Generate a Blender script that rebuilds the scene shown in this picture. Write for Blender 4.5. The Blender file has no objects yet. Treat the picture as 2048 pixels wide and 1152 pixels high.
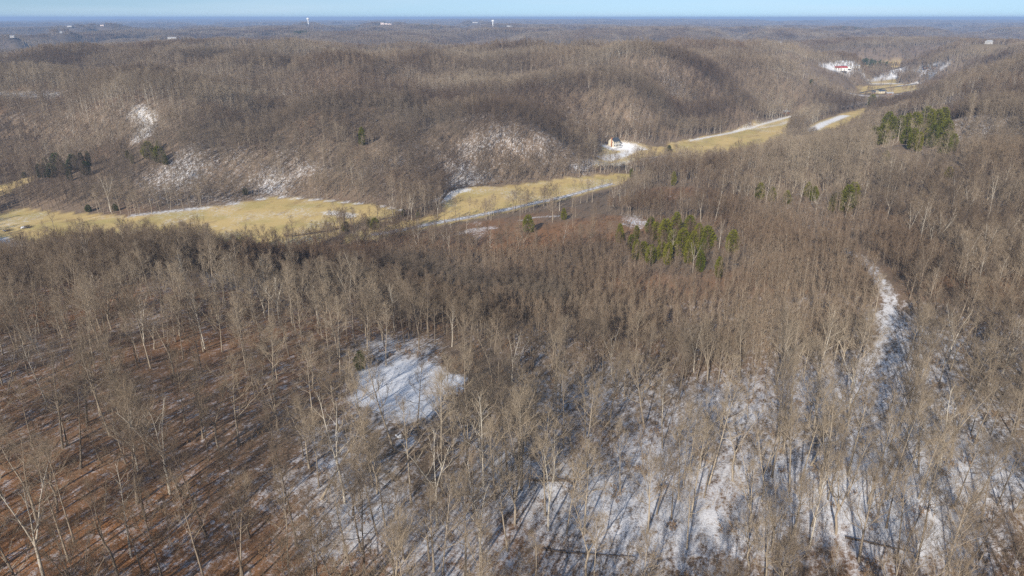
import bpy, bmesh, math, random
import numpy as np
from mathutils import Vector

# ------------------------------------------------------------------ camera, sky, sun, exposure
scn = bpy.context.scene
C = scn.collection
PITCH = math.radians(21.6)
CAMZ = 130.0                       # drone height over the valley floor (z = 0)
F = 1365.0                         # focal length in pixels of the 2048 px wide photograph
cam_d = bpy.data.cameras.new('drone_camera')
cam_d.sensor_width = 36.0
cam_d.lens = 36.0 * F / 2048.0
cam_d.clip_start = 0.5
cam_d.clip_end = 120000.0
cam = bpy.data.objects.new('drone_camera', cam_d)
cam.location = (0, 0, CAMZ)
cam.rotation_euler = (math.pi / 2 - PITCH, 0, 0)
C.objects.link(cam)
scn.camera = cam

SUN_EL = math.radians(25)
SUN_AZ = math.radians(22)          # shadows run away from the camera, this far to the right
W = bpy.data.worlds.new('World')
scn.world = W
W.use_nodes = True
nt = W.node_tree
nt.nodes.clear()
sky = nt.nodes.new('ShaderNodeTexSky')
sky.sky_type = 'NISHITA'
sky.sun_disc = False
sky.sun_elevation = SUN_EL
sky.sun_rotation = math.pi + SUN_AZ
sky.altitude = 300
sky.air_density = 1.0
sky.dust_density = 0.2
sky.ozone_density = 2.0
bgn = nt.nodes.new('ShaderNodeBackground')
bgn.inputs['Strength'].default_value = 0.092
outn = nt.nodes.new('ShaderNodeOutputWorld')
tcw = nt.nodes.new('ShaderNodeTexCoord')
liftw = nt.nodes.new('ShaderNodeVectorMath')
liftw.inputs[1].default_value = (0, 0, .11)      # thin, clean winter air: no yellow band at the horizon
nrmw = nt.nodes.new('ShaderNodeVectorMath')
nrmw.operation = 'NORMALIZE'
nt.links.new(tcw.outputs['Generated'], liftw.inputs[0])
nt.links.new(liftw.outputs[0], nrmw.inputs[0])
nt.links.new(nrmw.outputs[0], sky.inputs[0])
mpw = nt.nodes.new('ShaderNodeMapping')
mpw.inputs['Scale'].default_value = (1.2, 1.2, 26)
cln = nt.nodes.new('ShaderNodeTexNoise')
cln.inputs['Scale'].default_value = 2.2
cln.inputs['Detail'].default_value = 6
mrw = nt.nodes.new('ShaderNodeMapRange')
for q, v in enumerate((.45, .75, 0, .35)): mrw.inputs[q + 1].default_value = v
mxw = nt.nodes.new('ShaderNodeMix')
mxw.data_type = 'RGBA'
mxw.inputs[7].default_value = (6.2, 7.2, 8.2, 1)       # thin high cloud
nt.links.new(tcw.outputs['Generated'], mpw.inputs[0])
nt.links.new(mpw.outputs[0], cln.inputs['Vector'])
nt.links.new(cln.outputs[0], mrw.inputs[0])
nt.links.new(mrw.outputs[0], mxw.inputs[0])
nt.links.new(sky.outputs[0], mxw.inputs[6])
nt.links.new(mxw.outputs[2], bgn.inputs[0])
nt.links.new(bgn.outputs[0], outn.inputs[0])

sd = bpy.data.lights.new('sun', 'SUN')
sd.energy = 5.0
sd.angle = math.radians(0.53)
sd.color = (1.0, 0.93, 0.83)
sun = bpy.data.objects.new('sun', sd)
ldir = Vector((math.sin(SUN_AZ) * math.cos(SUN_EL), math.cos(SUN_AZ) * math.cos(SUN_EL), -math.sin(SUN_EL)))
sun.rotation_euler = ldir.to_track_quat('-Z', 'Y').to_euler()
sun.location = (-60, -200, 300)
C.objects.link(sun)

scn.view_settings.view_transform = 'Standard'
scn.view_settings.look = 'None'
scn.view_settings.gamma = 1.0
scn.view_settings.exposure = 0.36
scn.view_settings.use_curve_mapping = False
scn.render.engine = 'CYCLES'
cy = scn.cycles
cy.max_bounces = 5
cy.diffuse_bounces = 2
cy.glossy_bounces = 1
cy.transmission_bounces = 1
cy.volume_bounces = 0
cy.use_denoising = False
cy.use_adaptive_sampling = False
cy.pixel_filter_type = 'BLACKMAN_HARRIS'

HIDE_TREES = False

# ------------------------------------------------------------------ helpers
SP, CP = math.sin(PITCH), math.cos(PITCH)
rng = np.random.default_rng(11)


def rays(px, py):
    dx = (np.asarray(px, float) - 1024) / F
    up = (576 - np.asarray(py, float)) / F
    return np.stack([dx, CP + up * SP, -SP + up * CP], -1)


def at_z(px, py, z):
    r = rays(px, py)
    t = (np.asarray(z, float) - CAMZ) / r[..., 2]
    p = r * t[..., None]
    p[..., 2] += CAMZ
    return p


def project(x, y, z):
    dz = z - CAMZ
    dep = y * CP - dz * SP
    up = y * SP + dz * CP
    d = np.where(dep > 1, dep, 1)
    return 1024 + F * x / d, 576 - F * up / d, dep


def hash2(ix, iy, seed):
    n = (ix.astype(np.int64) * 374761393 + iy.astype(np.int64) * 668265263 + seed * 144665) & 0x7fffffff
    n = ((n ^ (n >> 13)) * 1274126177) & 0x7fffffff
    n = (n ^ (n >> 16)) & 0xffff
    return n / 65535.0


def vnoise(x, y, seed=0):
    x0 = np.floor(x); y0 = np.floor(y)
    fx = x - x0; fy = y - y0
    u = fx * fx * fx * (fx * (fx * 6 - 15) + 10); v = fy * fy * fy * (fy * (fy * 6 - 15) + 10)
    a = hash2(x0, y0, seed); b = hash2(x0 + 1, y0, seed)
    c = hash2(x0, y0 + 1, seed); d = hash2(x0 + 1, y0 + 1, seed)
    return (a * (1 - u) + b * u) * (1 - v) + (c * (1 - u) + d * u) * v


def fbm(x, y, seed=0, oct=4, gain=0.5):
    s = 0; a = 1; t = 0
    for k in range(oct):
        s = s + a * vnoise(x, y, seed + 7 * k); t += a; a *= gain; x = x * 2.03 + 17.1; y = y * 2.03 - 9.7
    return s / t


def sstep(a, b, x):
    t = np.clip((x - a) / (b - a), 0, 1)
    return t * t * (3 - 2 * t)


# ------------------------------------------------------------------ terrain height
CTRL = [
    (0,1150,45),(300,1150,43),(700,1150,39),(1024,1150,35),(1400,1150,33),(1800,1150,35),(2048,1150,37),
    (-300,1000,46),(2350,1000,40),(-300,700,40),(2350,700,42),(-300,500,18),
    (0,900,45),(300,900,44),(600,900,41),(800,850,37),(1100,950,33),(1400,950,31),(1700,950,34),(2000,950,38),
    (760,760,36),(850,800,35),(930,720,32),
    (0,700,41),(200,700,43),(400,700,40),(600,720,37),(1100,760,28),(1400,760,27),(1700,760,33),(1950,760,38),
    (100,610,36),(300,600,38),(500,620,34),(0,590,30),(170,560,33),(400,548,31.5),(600,585,26),
    (700,630,28),(900,650,27),(1100,660,24),(1000,580,4),(800,545,3),(1180,600,9),(900,545,2),(1100,590,5),(680,560,12),(1250,640,16),
    
    (1000,500,7),(1100,480,9),(1200,455,11),(1300,435,12),(1400,480,18),(1500,520,24),(1300,560,19),(1500,600,26),
    (1700,560,33),(1850,560,36),(2048,560,40),(1740,530,33),(1770,640,34),(1950,480,33),
    (1140,430,7),(1250,440,10),(950,455,3),(1330,390,10),
    (1500,400,20),(1650,390,24),(1800,400,31),(2048,420,42),(1400,350,11),(1550,340,17),(1700,330,25),(1850,300,36),
    (2000,300,46),(1720,285,21),(1850,250,38),(2000,230,53),(1960,170,58),(2040,150,66),(2350,200,68),(2350,400,55),
    # valley floor
    (0,440,0),(100,455,0),(30,495,0),(300,428,0),(600,425,0),(700,435,0),(770,455,0),(900,400,0),(1100,370,0),(1250,352,0),
    (880,435,0.5),(1000,420,1),(1080,405,2),
    (1225,292,3),(1300,300,1),(1390,290,0),(1480,270,0.5),(1580,240,1),(1660,245,1),(1560,228,3),(1710,215,2),(1740,195,4),(1770,178,5),(1830,172,5),
    (1640,148,7),(1760,148,6),(1850,134,7),(1720,133,8),(1780,162,6),(-200,450,0),
    # hills across the valley
    (250,408,2),(450,398,2),(640,388,2),(850,385,2),(950,366,2),(1100,350,3),(1190,310,4),
    (100,405,5),(40,372,9),(-200,390,6),
    (900,240,37),(800,252,34),(700,262,35),(1000,258,35),(1100,280,27),(1180,285,14),(950,300,20),(850,310,18),(700,330,19),(600,330,17),
    (450,300,25),(350,320,23),(250,330,19),(150,310,18),(300,235,42),(430,225,46),(620,250,38),(200,235,44),(30,240,42),(20,300,18),
    (540,265,27),(-200,280,30),
    (100,185,52),(300,170,56),(500,170,55),(700,185,50),(900,195,44),(1100,205,42),(1300,240,20),(1450,238,5),(1520,222,7),(1400,256,3),(1300,195,45),(1480,195,34),
    (1600,200,15),(1100,155,56),(700,145,60),(300,130,64),(1400,155,55),(1560,165,36),(1000,120,64),(500,110,68),(100,100,72),(1300,118,64),
    (1560,125,55),(1750,118,50),(1900,115,56),(-200,120,68),(2350,110,66),
]
_c = np.array(CTRL, float)
_P = at_z(_c[:, 0], _c[:, 1], _c[:, 2])
_extra = np.array([(0, 20, 38), (-60, 30, 44), (60, 30, 38), (0, -80, 42), (-150, -50, 45), (150, -50, 42), (-200, 60, 44), (200, 80, 42)], float)
# ground hidden from the camera: (column in px, metres ahead, height)
_hid = [(400,345,8),(400,370,2),(250,330,8),(250,360,2),(100,310,10),(100,345,2),(550,335,8),(550,365,1),(650,350,3),(740,350,1),(-100,330,6),(-100,370,1),
        (1400,560,4),(1400,600,1),(1480,570,7),(1480,620,1),(1560,590,10),(1560,650,2),(1640,640,12),(1640,700,2),(1700,690,14),(1700,760,3),(1760,800,14),(1760,900,3),(1330,520,6),(1330,570,1),
        (1820,960,20),(1820,1080,4),(1860,1150,30),(1800,1250,4),(1240,490,5),(1240,520,1)]
_hp = []
for (a, b, c) in _hid:
    dep = b * CP - (c - CAMZ) * SP
    _hp.append(((a - 1024) / F * dep, b, c))
_P = np.vstack([_P, _extra, np.array(_hp)])


def polar(x, y):
    yy = y + 60.0
    r = np.sqrt(x * x + yy * yy)
    return np.stack([np.arctan2(x, yy) * 1.0, np.log(np.maximum(r, 5.0))], -1)


def _tps(r2):
    return 0.5 * r2 * np.log(r2 + 1e-9)


_Q = polar(_P[:, 0], _P[:, 1])
_n = len(_Q)
_D = ((_Q[:, None] - _Q[None]) ** 2).sum(-1)
_K = _tps(_D) + np.eye(_n) * 3e-4
_T = np.hstack([np.ones((_n, 1)), _Q])
_A = np.vstack([np.hstack([_K, _T]), np.hstack([_T.T, np.zeros((3, 3))])])
_w = np.linalg.solve(_A, np.concatenate([_P[:, 2], np.zeros(3)]))


def in_poly(x, y, poly):
    inside = np.zeros(x.shape, bool)
    n = len(poly)
    for i in range(n):
        x1, y1 = poly[i][:2]; x2, y2 = poly[(i + 1) % n][:2]
        cnd = ((y1 > y) != (y2 > y))
        with np.errstate(divide='ignore', invalid='ignore'):
            xi = (x2 - x1) * (y - y1) / (y2 - y1) + x1
        inside ^= cnd & (x < xi)
    return inside


def line_dist(x, y, line):
    d = np.full(x.shape, 1e9)
    for (a, b) in zip(line[:-1], line[1:]):
        vx, vy = b[0] - a[0], b[1] - a[1]
        t = np.clip(((x - a[0]) * vx + (y - a[1]) * vy) / (vx * vx + vy * vy + 1e-9), 0, 1)
        d = np.minimum(d, np.hypot(x - a[0] - t * vx, y - a[1] - t * vy))
    return d


def poly_soft(x, y, poly, w, wob=0., wl=8.):
    """1 inside, 0 outside, soft over the width w"""
    out = np.zeros(x.shape)
    lo = poly[:, :2].min(0) - w * 2 - wob; hi = poly[:, :2].max(0) + w * 2 + wob
    m = (x > lo[0]) & (x < hi[0]) & (y > lo[1]) & (y < hi[1])
    if m.any():
        xs, ys = x[m], y[m]
        ins = in_poly(xs, ys, poly)
        d = line_dist(xs, ys, np.vstack([poly, poly[:1]]))
        sd_ = np.where(ins, d, -d)
        if wob: sd_ = sd_ + (fbm(xs / wl, ys / wl, 61, 3) - .5) * 2 * wob
        out[m] = sstep(-w, w, sd_)
    return out


FIELDS = {
    'pasture': [(-80,445),(40,418),(130,425),(260,433),(400,418),(540,396),(640,401),(740,409),(800,421),(790,440),(690,458),(640,490),(480,500),(380,500),(250,500),(150,510),(90,530),(-80,560)],
    'hay_field': [(885,402),(915,379),(1000,372),(1100,361),(1180,351),(1262,346),(1258,358),(1180,386),(1100,403),(1000,424),(900,447),(830,455),(740,480),(680,490),(700,468),(740,455),(830,440),(890,424)],
    'lawn': [(1207,288),(1240,280),(1268,287),(1300,296),(1390,280),(1400,300),(1340,308),(1290,318),(1240,330),(1190,334),(1196,312)],
    'meadow': [(1330,288),(1390,277),(1480,258),(1560,238),(1600,224),(1622,228),(1575,258),(1570,290),(1500,325),(1400,335),(1340,312)],
    'far_meadow': [(1612,262),(1640,243),(1680,228),(1735,217),(1745,224),(1700,268),(1640,285)],
    'valley_field_a': [(1598,140),(1640,147),(1722,149),(1723,159),(1660,157),(1606,150)],
    'valley_field_b': [(1712,173),(1770,170),(1842,166),(1840,180),(1790,187),(1716,187)],
    'valley_field_c': [(1735,158),(1795,155),(1797,168),(1740,170)],
    'valley_field_d': [(1640,135),(1720,131),(1800,134),(1822,143),(1790,148),(1680,146)],
    'valley_field_e': [(1822,131),(1892,130),(1884,139),(1826,139)],
    'corner_field': [(-60,385),(20,365),(60,352),(66,362),(20,384),(-60,405)],
    'hill_field': [(270,217),(304,219),(310,238),(300,258),(282,276),(274,266),(280,245)],
    'hill_lane': [(-40,182),(60,180),(120,182),(118,192),(60,190),(-40,190)],
}
FLAT = ('pasture', 'hay_field', 'meadow', 'far_meadow')      # on the valley floor, near edges hidden by the woods
LEVEL = {k: (6.0 if k.startswith('valley') else .2) for k in FIELDS}
FLAT = FLAT + tuple(k for k in FIELDS if k.startswith('valley'))
FLATP = [(at_z(np.array(FIELDS[k])[:, 0], np.array(FIELDS[k])[:, 1], LEVEL[k]), LEVEL[k]) for k in FLAT]

# far sites that stand up out of the woods: (px, py, metres away, radius m)
SITES = dict(school=(772,49,5000,170), white_block=(850,54,4600,110), tower_a=(617,49,5200,60), tower_b=(986,54,4800,60), ridge_house=(1555,90,2050,70), hill_house=(1977,88,1900,80),
             west_a=(140,54,4600,90), west_b=(345,78,2650,90), west_c=(205,52,4700,90), far_a=(1010,53,4700,90), far_b=(950,46,6000,120), west_d=(25,75,2900,38), west_e=(122,66,3300,38))
_site = {}
for _k, (_a, _b, _r, _R) in SITES.items():
    _d = rays(_a, _b); _d = _d * (_r / math.hypot(_d[0], _d[1]))
    _site[_k] = (_d[0], _d[1], CAMZ + _d[2], _R)


def height(x, y):
    x = np.asarray(x, float); y = np.asarray(y, float)
    shp = x.shape
    x = x.ravel(); y = y.ravel()
    out = np.empty(len(x))
    for s in range(0, len(x), 20000):
        xs = x[s:s + 20000]; ys = y[s:s + 20000]
        q = polar(xs, ys)
        d = ((q[:, None] - _Q[None]) ** 2).sum(-1)
        z = _tps(d) @ _w[:_n] + _w[_n] + q @ _w[_n + 1:]
        z = np.clip(z, -1.0, 76)
        r = np.hypot(xs, ys + 60)
        # far, dissected plateau
        a = np.abs(fbm(xs / 1500.0, ys / 1500.0, 31, 3) - 0.5) * 2
        b = np.abs(fbm(xs / 620.0 + 5, ys / 620.0, 57, 3) - 0.5) * 2
        far = 64 + 16 * (fbm(xs / 5200., ys / 5200., 3, 2) - .5) * 2 - 46 * np.exp(-(a / .16) ** 2) - 34 * np.exp(-(b / .2) ** 2)
        far = far - 14 * sstep(4000, 9000, r) + 70 * (fbm(xs / 4200., ys / 4200., 9, 3) - .5) * sstep(6000, 12000, r)
        far = np.maximum(far, -8)
        k = sstep(1350, 2300, r)
        k = np.where(np.arctan2(xs, ys + 60) > 0.30, sstep(1500, 2500, r), k)
        bump = ((fbm(xs / 115., ys / 115., 77, 3) - .5) * 36 + (np.clip(np.abs(fbm(xs / 210., ys / 210., 79, 2) - .5) * 5, 0, 1.3) - .55) * 11) * sstep(6, 24, z) * sstep(420, 650, r) + (fbm(xs / 24., ys / 24., 78, 3) - .5) * 2.2 * sstep(5, 16, z)
        zz = (z + bump) * (1 - k) + far * k
        for (sx, sy, sz, sR) in _site.values():
            d2 = ((xs - sx) ** 2 + (ys - sy) ** 2) / (sR * 1.3) ** 2
            m = d2 < 6
            if m.any():
                g = np.exp(-d2[m] ** 1.5)
                zz[m] = zz[m] * (1 - g) + sz * g
        for p, lev in FLATP:
            lo = p.min(0) - 90; hi = p.max(0) + 90
            m = (xs > lo[0]) & (xs < hi[0]) & (ys > lo[1]) & (ys < hi[1])
            if m.any():
                g = poly_soft(xs[m], ys[m], p, 42.0)
                g = np.clip(g * 2, 0, 1)
                zz[m] = zz[m] * (1 - g) + (lev + (vnoise(xs[m] / 40., ys[m] / 40., 12) - .5) * 1.2) * g
        out[s:s + 20000] = zz
    return out.reshape(shp)


def hit(px, py):
    """where the sight line of a pixel meets the ground"""
    r = rays(float(px), float(py))
    t = np.geomspace(40, 9000, 900)
    p = r[None] * t[:, None]
    d = p[:, 2] + CAMZ - height(p[:, 0], p[:, 1])
    i = int(np.argmax(d < 0))
    if not (d < 0).any():
        i = len(t) - 1
    lo, hi = t[max(i - 1, 0)], t[i]
    for _ in range(12):
        m = .5 * (lo + hi); q = r * m
        if q[2] + CAMZ - float(height(q[:1], q[1:2])[0]) < 0: hi = m
        else: lo = m
    q = r * hi
    return np.array([q[0], q[1], float(height(q[:1], q[1:2])[0])])


def hits(pts):
    return np.array([hit(a, b) for a, b in pts])


# ------------------------------------------------------------------ land cover laid out on the ground
FP = {k: (at_z(np.array(v)[:, 0], np.array(v)[:, 1], LEVEL[k]) if k in FLAT else hits(v)) for k, v in FIELDS.items()}
CLEAR = hits([(705,742),(735,722),(790,715),(850,722),(905,735),(945,760),(905,790),(875,800),(850,845),(815,885),(780,850),(730,810),(690,785)])
BRUSH = [hits(v) for v in (
    [(790,478),(880,452),(960,440),(1060,425),(1140,412),(1200,425),(1300,440),(1330,455),(1250,482),(1120,498),(1010,510),(880,500)],
    [(1265,385),(1320,372),(1390,372),(1400,392),(1300,408)],
    [(720,712),(800,700),(960,715),(1000,745),(960,775),(900,790)],
)]
THIN = [(hits(v), a) for v, a in (
    ([(1245,470),(1320,445),(1430,455),(1490,490),(1480,575),(1440,600),(1270,590),(1240,540)], .75),
    ([(1735,262),(1810,235),(1890,225),(1925,270),(1925,350),(1820,350),(1735,335)], .92),
    ([(1590,148),(1722,150),(1725,188),(1600,182)], .8),
    ([(1600,385),(1720,385),(1730,455),(1600,455)], .7),
    ([(1500,395),(1590,390),(1590,440),(1500,440)], .55),
    ([(60,345),(190,318),(200,375),(60,395)], .6),
    ([(240,300),(345,295),(350,350),(240,350)], .55),
    ([(1580,139),(1640,128),(1900,124),(1885,150),(1850,178),(1845,200),(1690,206),(1680,180),(1650,168),(1590,158)], .88),
    ([(1090,400),(1150,386),(1262,348),(1300,360),(1255,400),(1190,432),(1120,424)], .9),
    ([(860,250),(1000,250),(1090,290),(1060,350),(900,360),(800,330)], .3),
    ([(270,350),(640,330),(650,385),(270,405)], .5),
    ([(1190,300),(1290,285),(1400,275),(1420,320),(1200,345)], .8),
    ([(1880,345),(1920,345),(1920,385),(1880,385)], .7),
    ([(1010,435),(1110,435),(1110,500),(1010,500)], .5),
    ([(1320,365),(1410,365),(1420,425),(1320,430)], .7),
    ([(680,790),(890,800),(880,900),(850,990),(740,990),(690,880)], .62),
    ([(720,285),(735,285),(745,330),(710,330)], .8),
)]
ROADL = hits([(735,471),(800,461),(870,446),(940,434),(1020,418),(1090,402),(1150,388),(1230,366)])
TRAILL = hits([(1690,502),(1725,515),(1745,540),(1768,575),(1782,610),(1780,650),(1765,690),(1755,730),(1745,790)])
TRAIL2 = hits([(1340,447),(1440,462),(1540,478),(1640,492),(1700,503)])
CREEKL = hits([(575,474),(640,465),(700,453),(760,440),(830,425),(875,408),(900,378),(1000,366),(1100,354),(1200,340),(1260,330),(1310,316),(1370,306)])
FARROAD = hits([(1700,187),(1760,178),(1812,171),(1842,166)])

# snow cover: (px, py, radius px, amount) laid on the slope that the sight line meets
SNOWB = [
    (790,790,110,.95),(1050,1000,170,.78),(1200,1080,200,.76),(950,1080,150,.74),(1450,1050,170,.76),(1650,950,180,.78),(1850,1050,200,.76),(1650,780,130,.85),(1880,860,140,.7),(1800,740,90,.7),
    (1900,800,150,.66),(1450,800,120,.6),(1250,800,110,.58),(1100,780,90,.5),(1770,640,60,.75),(1900,680,80,.5),(760,690,70,.6),(620,600,80,.4),(480,550,70,.55),(330,565,90,.5),
    (850,700,60,.5),(540,560,60,.5),(700,640,60,.45),(560,980,90,.6),(690,930,90,.68),(700,1050,110,.62),(420,880,60,.28),(620,870,60,.42),(770,1000,100,.68),(300,640,60,.35),(180,690,60,.25),(90,730,50,.22),
    (880,1130,120,.68),(640,1100,90,.52),(300,1120,90,.22),(120,1000,120,.2),(500,700,90,.2),(350,760,90,.18),
    (1560,880,100,.65),(1350,900,120,.55),(1990,950,110,.6),
    (950,290,110,.72),(900,330,100,.5),(850,260,70,.62),(1040,310,70,.55),(1000,260,60,.5),(700,350,70,.35),(600,345,60,.6),(520,370,70,.7),(480,330,70,.5),(360,370,70,.5),(300,390,60,.5),(430,300,50,.35),
    (800,370,50,.4),(1290,215,45,.5),(1350,200,40,.4),(1180,260,40,.45),(1130,240,30,.4),
    (80,195,45,.6),(500,160,50,.3),(720,190,40,.2),(1650,360,40,.7),(1600,390,30,.3),(1950,200,40,.55),(1990,205,40,.5),(1900,265,50,.5),(1980,268,60,.5),(2010,250,50,.4),
    (960,460,35,.7),(1075,440,40,.5),(1270,446,28,.85),(1130,425,30,.5),(1850,690,50,.5),(1990,420,40,.35),(1700,420,30,.4),
    (560,300,120,.3),(350,300,120,.25),(1000,300,160,.35),(1150,300,80,.35),(1350,210,90,.35),(200,200,120,.25),(1500,240,60,.3),(1990,230,90,.35),(1850,180,60,.25),(1200,790,140,.4),(1500,900,150,.6),(1750,850,120,.7),(1000,900,110,.5),(1300,1000,150,.6),
]
_sb = []
for (a, b, r, s) in SNOWB:
    h = hit(a, b)
    dep = h[1] * CP - (h[2] - CAMZ) * SP
    e = hit(a, b + r * .5)
    rx = r * dep / F
    ry = max(rx, 1.6 * abs(e[1] - h[1]))
    _sb.append((h[0], h[1], rx, min(ry, rx * 4), s))
# snow left lying along shaded field edges: (polyline px, width m, amount)
SNOWL = [
    ([(880,402),(905,385),(930,380)], 9, .8), ([(1380,281),(1440,270),(1520,250),(1600,228)], 6, .8), ([(1500,258),(1560,250),(1575,242)], 7, .6),
    ([(1620,262),(1650,246),(1690,231)], 10, .9), ([(260,431),(400,417),(540,396)], 2.5, .75), ([(560,396),(640,400),(720,408)], 4, .7), ([(660,425),(700,431)], 9, .75),
    ([(760,412),(800,420)], 3, .8), ([(0,478),(40,492)], 6, .95), ([(20,498),(55,506)], 10, .8), ([(1215,295),(1250,292),(1280,297)], 11, .95), ([(1205,318),(1240,312),(1262,302)], 9, .9),
    ([(1290,318),(1330,312)], 6, .8), ([(1150,335),(1200,325),(1260,322)], 10, .6), ([(1660,136),(1800,138)], 30, .85), ([(1830,137),(1880,136)], 25, .7), ([(1740,168),(1790,167)], 22, .7), ([(1610,150),(1640,152)], 12, .3),
    ([(1690,183),(1720,190),(1790,189)], 14, .7), ([(830,452),(900,440)], 3, .5), ([(640,478),(700,470)], 3, .4), ([(276,222),(296,240),(284,275)], 14, .66), ([(925,466),(950,458),(985,456)], 8, .62), ([(1045,441),(1080,433),(1112,433)], 5, .6), ([(1252,449),(1275,444),(1292,446)], 6, .7), ([(1330,392),(1385,400)], 2, .5), ([(0,186),(110,187)], 14, .7), ([(10,500),(60,480)], 3, .4),
    ([(890,425),(940,412)], 2, .4), ([(1840,167),(1800,172)], 9, .9), ([(320,438),(450,455)], 3, .5), ([(1640,222),(1690,212),(1720,205)], 10, .5),
]
_sl = [(hits(l), w, s) for l, w, s in SNOWL]


def cover(x, y, z):
    """snow, grass, litter(redness), open (no trees), brush"""
    r = np.hypot(x, y)
    grass = np.zeros(x.shape); opn = np.zeros(x.shape)
    for k, p in FP.items():
        w = 1.2 if np.hypot(p[:, 0], p[:, 1]).mean() < 900 else 3.0
        s = poly_soft(x, y, p, w, w * 2.5, 14. if w < 2 else 40.)
        grass = np.maximum(grass, s * (.25 if k.startswith('hill') else 1.))
        opn = np.maximum(opn, s)
    cl = poly_soft(x, y, CLEAR, 4.0, 6.0, 9.)
    opn = np.maximum(opn, cl)
    for (sx, sy, sz, sR) in _site.values():
        q = math.hypot(sx, sy); ux, uy = sx / q, sy / q
        al = (x - sx) * ux + (y - sy) * uy; ac = (x - sx) * -uy + (y - sy) * ux
        e = (ac / (sR * .5)) ** 2 + ((al + sR * .9) / (sR * 1.5)) ** 2
        o_ = sstep(1.15, .85, e)
        opn = np.maximum(opn, o_)
        grass = np.maximum(grass, o_ * .2)
    brush = np.zeros(x.shape)
    for p in BRUSH:
        brush = np.maximum(brush, poly_soft(x, y, p, 5.0))
    rd = line_dist(x, y, ROADL)
    opn = np.maximum(opn, sstep(9, 6, rd))
    grass = np.maximum(grass, sstep(8, 5, rd) * .8)
    opn = np.maximum(opn, .98 * sstep(7.0, 4.0, line_dist(x, y + 2.5, TRAILL)))
    opn = np.maximum(opn, sstep(4, 2, line_dist(x, y, TRAIL2)))
    snow = np.zeros(x.shape)
    for (cx, cy_, rx, ry, s) in _sb:
        m = (np.abs(x - cx) < 2.2 * rx) & (np.abs(y - cy_) < 2.2 * ry)
        g = s * np.exp(-.9 * (((x[m] - cx) / rx) ** 2 + ((y[m] - cy_) / ry) ** 2))
        snow[m] = 1 - (1 - snow[m]) * (1 - g)
    pat = fbm(x / 38., y / 38., 23, 3)
    snow = np.where(r > 420, .74 * np.power(snow, .7) * np.clip(.62 + 1.6 * (pat - .4), .2, 1.15), snow * np.clip(.85 + .8 * (pat - .4), .6, 1.15))
    base = .20 + .30 * (fbm(x / 90., y / 90., 5, 3) - .5)
    base = np.where((x < 0) & (y < 330), base * 1.6, base)
    base = np.where((x > 0) & (r < 270), base + .22, base)
    base = base * sstep(5000, 1500, r)
    snow = np.clip(np.maximum(snow * np.where(r > 450, .85, .92), base), 0, 1)
    snow = np.where(grass > .02, np.maximum(snow * (1 - grass), grass * .42 * sstep(.45, .7, fbm(x / 26., y / 26., 29, 3))), snow)
    for (l, w, s) in _sl:
        d = line_dist(x, y, l)
        snow = np.maximum(snow, s * sstep(w * 1.25, w * .3, d))
    snow = np.maximum(snow, .97 * cl * np.where(line_dist(x, y, BRUSH[2][:4]) < 7, .6, 1))
    snow = np.maximum(snow, (.5 + .3 * fbm(x / 9., y / 9., 71, 2)) * sstep(4.2, 1.6, line_dist(x, y, TRAILL)))
    snow = np.maximum(snow, .35 * sstep(3.2, 1.4, line_dist(x, y, TRAIL2)))
    snow = np.maximum(snow, .30 * sstep(6, 3.6, rd))
    snow = snow * (1 - .6 * brush * (snow < .4))
    lit = np.clip((.42 - .5 * sstep(300, 520, r)) + .9 * (fbm(x / 45., y / 45., 21, 3) - .5) + .35 * sstep(30, -60, x + .12 * y) + .5 * brush * (r > 300), 0, 1)
    for p, a in THIN:
        opn = np.maximum(opn, a * poly_soft(x, y, p, 8.0))
    return snow, grass, lit, np.clip(opn, 0, 1), brush


# ------------------------------------------------------------------ materials
def newmat(name):
    m = bpy.data.materials.new(name)
    m.use_nodes = True
    n = m.node_tree
    b = n.nodes['Principled BSDF']
    b.inputs['Roughness'].default_value = .9
    b.inputs['Specular IOR Level'].default_value = .15
    return m, n, b


def N(n, t, **kw):
    x = n.nodes.new(t)
    for k, v in kw.items():
        setattr(x, k, v)
    return x


def mixc(n, fac, a, b, blend='MIX'):
    x = N(n, 'ShaderNodeMix', data_type='RGBA', blend_type=blend)
    for s, v in ((0, fac), (6, a), (7, b)):
        if isinstance(v, (int, float)):
            x.inputs[s].default_value = v
        elif isinstance(v, tuple):
            x.inputs[s].default_value = v if len(v) == 4 else v + (1,)
        else:
            n.links.new(v, x.inputs[s])
    return x.outputs[2]


def mth(n, op, a, b=None, c=None, clamp=False):
    x = N(n, 'ShaderNodeMath', operation=op, use_clamp=clamp)
    for s, v in enumerate((a, b, c)):
        if v is None: continue
        if isinstance(v, (int, float)): x.inputs[s].default_value = v
        else: n.links.new(v, x.inputs[s])
    return x.outputs[0]


def maprange(n, v, a, b, c=0., d=1.):
    x = N(n, 'ShaderNodeMapRange', clamp=True)
    n.links.new(v, x.inputs[0])
    for i, q in enumerate((a, b, c, d)):
        if isinstance(q, (int, float)): x.inputs[i + 1].default_value = q
        else: n.links.new(q, x.inputs[i + 1])
    return x.outputs[0]


def noise(n, vec, scale, detail=3, rough=.55):
    x = N(n, 'ShaderNodeTexNoise')
    x.inputs['Scale'].default_value = scale
    x.inputs['Detail'].default_value = detail
    x.inputs['Roughness'].default_value = rough
    if vec is not None: n.links.new(vec, x.inputs['Vector'])
    return x.outputs[0]


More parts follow.
